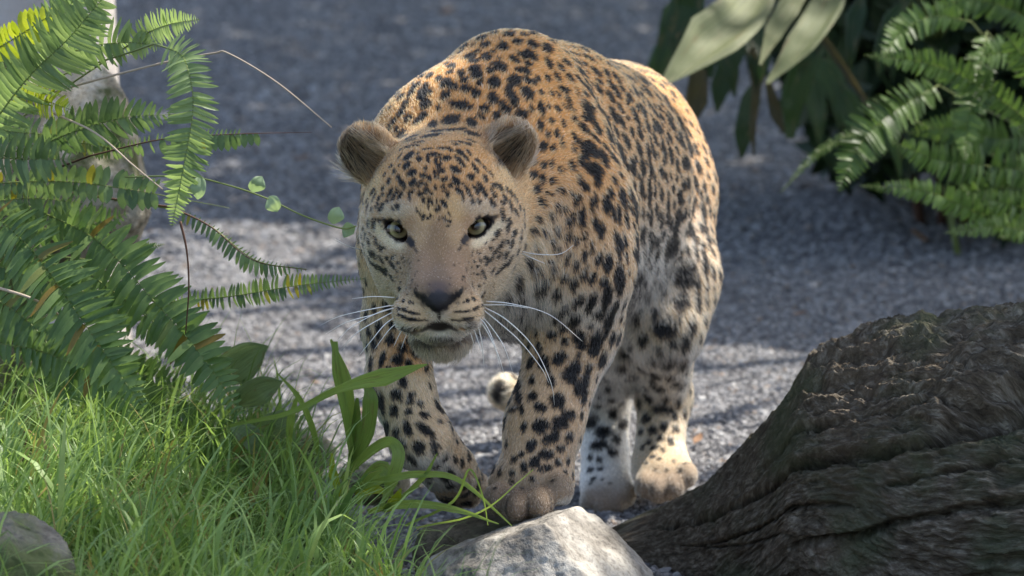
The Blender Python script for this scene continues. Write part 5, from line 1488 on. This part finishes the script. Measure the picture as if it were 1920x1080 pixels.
# ------------------------------------------------------------------ the tree whose crown shades the place
bk, nt, b = new_mat('smooth_bark', .75, .3)
tc = node(nt, 'ShaderNodeTexCoord')
n1 = noise_tex(nt, tc.outputs['Object'], 4, 5, .6)
nt.links.new(ramp(nt, n1.outputs[0], [(.3, lin(176, 166, 158)), (.7, lin(208, 200, 192))]), b.inputs['Base Color'])
bp = node(nt, 'ShaderNodeBump', i_Strength=.5, i_Distance=.02); n2 = noise_tex(nt, tc.outputs['Object'], 18, 6, .65)
nt.links.new(n2.outputs[0], bp.inputs['Height']); nt.links.new(bp.outputs[0], b.inputs['Normal'])
tp = at(95, 480, 1.7)
tree = empty('tree', (tp[0], tp[1], GZ), 'pale smooth tree trunk standing on the gravel behind the ferns', 'tree')
tl_ = Vector(tree.location)
R0 = 138 * mpp(1.7)
pts = [Vector((0, 0, -.05)), Vector((.0, 0, .3)), Vector((-.012, .01, .8)), Vector((-.02, .05, 1.4)), Vector((.05, .15, 2.2)), Vector((.2, .4, 3.0)), Vector((.5, .9, 3.9))]
Vt, Ft = tube(spline([tuple(p) for p in pts], 8), np.interp(np.linspace(0, 1, 49), [0, .15, .5, 1], [R0 * 1.12, R0, R0 * .95, R0 * .5]), 32)
obj('trunk', mesh_from('trunk', Vt, Ft), bk, tree)
rg = np.random.default_rng(77)
for k in range(9):
    a = rg.uniform(-.9, 1.9); L = rg.uniform(2, 5)
    base = np.array([.3, .6, 3.2 + .08 * k]); e = base + np.array([math.cos(a) * L, abs(math.sin(a)) * L + .4, rg.uniform(.3, .9)])
    mid = (base + e) / 2 + np.array([rg.normal(0, .2), rg.normal(0, .2), .25])
    P = spline([base, mid, e], 8)
    obj('branch', mesh_from('branch', *tube(P, np.linspace(.06, .015, len(P)), 8)), bk, tree)
# sun flecks reach these spots (centre, radius): the crown has gaps there
GAPS = [(at(480, 640, 1.6), .42), (at(880, 760, 1.4), .55), (at(900, 930, .5), .3), (at(1165, 830, .68), .13), (at(1215, 370, .66), .07), (at(1150, 105, .66), .07), (at(1010, 1040, -.24), .13), (at(1370, 780, 1.2), .30), (at(620, 600, 2.0), .35),
        (at(120, 230, .1), .20), (at(110, 520, .05), .14), (at(260, 640, -.05), .12), (at(380, 720, -.1), .10), (at(350, 640, .15), .20), (at(260, 830, -.25), .10), (at(620, 920, -.3), .09), (at(420, 900, -.35), .08), (at(120, 800, -.2), .08), (at(1700, 640, -.1), .05), (at(1560, 700, .0), .04), (at(590, 790, .1), .12), (at(250, 60, 1.7), .16), (at(240, 420, 1.6), .12), (at(400, 520, 2.9), .3), (at(560, 560, 2.4), .35), (at(500, 545, 0), .13), (at(1380, 720, 1.4), .2), (at(680, 760, -.1), .1), (at(40, 80, .05), .12), (at(1640, 690, .0), .05), (at(1400, 890, .1), .06), (at(1300, 120, 1.8), .10), (at(1480, 60, 1.8), .08), (at(330, 250, -.2), .14), (at(1800, 300, 1.4), .06), (at(1850, 100, 1.4), .06), (at(450, 840, -.1), .05)]
def crown(n):
    h = rg.uniform(3.1, 4.6, n)
    gx_, gy_ = rg.uniform(-2.6, 3.6, n), rg.uniform(-1.3, 10.5, n)
    p = np.stack([gx_, gy_, np.zeros(n)], 1) + SUN_DIR[None, :] * (h / SUN_DIR[2])[:, None]
    ok = np.ones(n, bool)
    for c, r in GAPS:
        q = p - c
        d = q - (q @ SUN_DIR)[:, None] * SUN_DIR
        d = np.linalg.norm(d, axis=1)
        ok &= (d > r + .03 + .05 * vnoise(p * 4, 9)) | (rg.random(n) < .04)
    dens = .78 + .3 * vnoise(p * np.array([1.1, 1.1, .6]), 71)
    ok &= rg.random(n) < dens
    p = p[ok]
    # unseen leaf clumps added to shade the head, the withers and the shoulder
    for c, r, m in ((at(950, 150, .2), .24, 190), (at(826, 330, -.1), .20, 140), (at(1080, 300, .15), .20, 140), (at(1150, 300, .42), .13, 60), (at(1600, 200, 2.8), .8, 900)):
        hh = rg.uniform(3.2, 4.4, m)
        q = rg.normal(size=(m, 3)); q -= (q @ SUN_DIR)[:, None] * SUN_DIR; q *= (r * np.sqrt(rg.random(m)) / np.linalg.norm(q, axis=1))[:, None]
        b_ = c + q + SUN_DIR * ((hh - c[2]) / SUN_DIR[2])[:, None]
        for c2, r2 in [g for g in GAPS if g[1] in (.13, .07)]:
            w_ = b_ - c2; w_ = w_ - (w_ @ SUN_DIR)[:, None] * SUN_DIR
            b_ = b_[np.linalg.norm(w_, axis=1) > r2]
        p = np.concatenate([p, b_])
    n = len(p)
    L = rg.uniform(.055, .10, n)
    N = np.stack([rg.normal(0, .5, n), rg.normal(0, .5, n), np.ones(n)], 1); N /= np.linalg.norm(N, axis=1)[:, None]
    A = rg.normal(size=(n, 3)); A -= N * (A * N).sum(1)[:, None]; A /= np.linalg.norm(A, axis=1)[:, None]
    B = np.cross(N, A)
    sh = [(-1, 0, 0), (-.3, .42, .1), (.45, .36, .08), (1, 0, -.1), (.45, -.36, .08), (-.3, -.42, .1)]
    V = np.stack([p + (A * a + B * bb + N * c) * L[:, None] for a, bb, c in sh], 1)
    b0 = np.arange(n)[:, None] * 6
    F = np.concatenate([b0 + np.array([[0, 1, 2, 3]]), b0 + np.array([[0, 3, 4, 5]])])
    me = mesh_from('crown', V.reshape(-1, 3) - np.array(tl_), F, False)
    a = me.attributes.new('tint', 'FLOAT', 'POINT'); a.data.foreach_set('value', np.repeat(rg.random(n), 6).astype(np.float32))
    return me
C_LEAF = leaf_mat('crown_leaf', lin(56, 88, 36), lin(96, 128, 54), .3, .45, 'tint')
obj('crown', crown(60000), C_LEAF, tree)
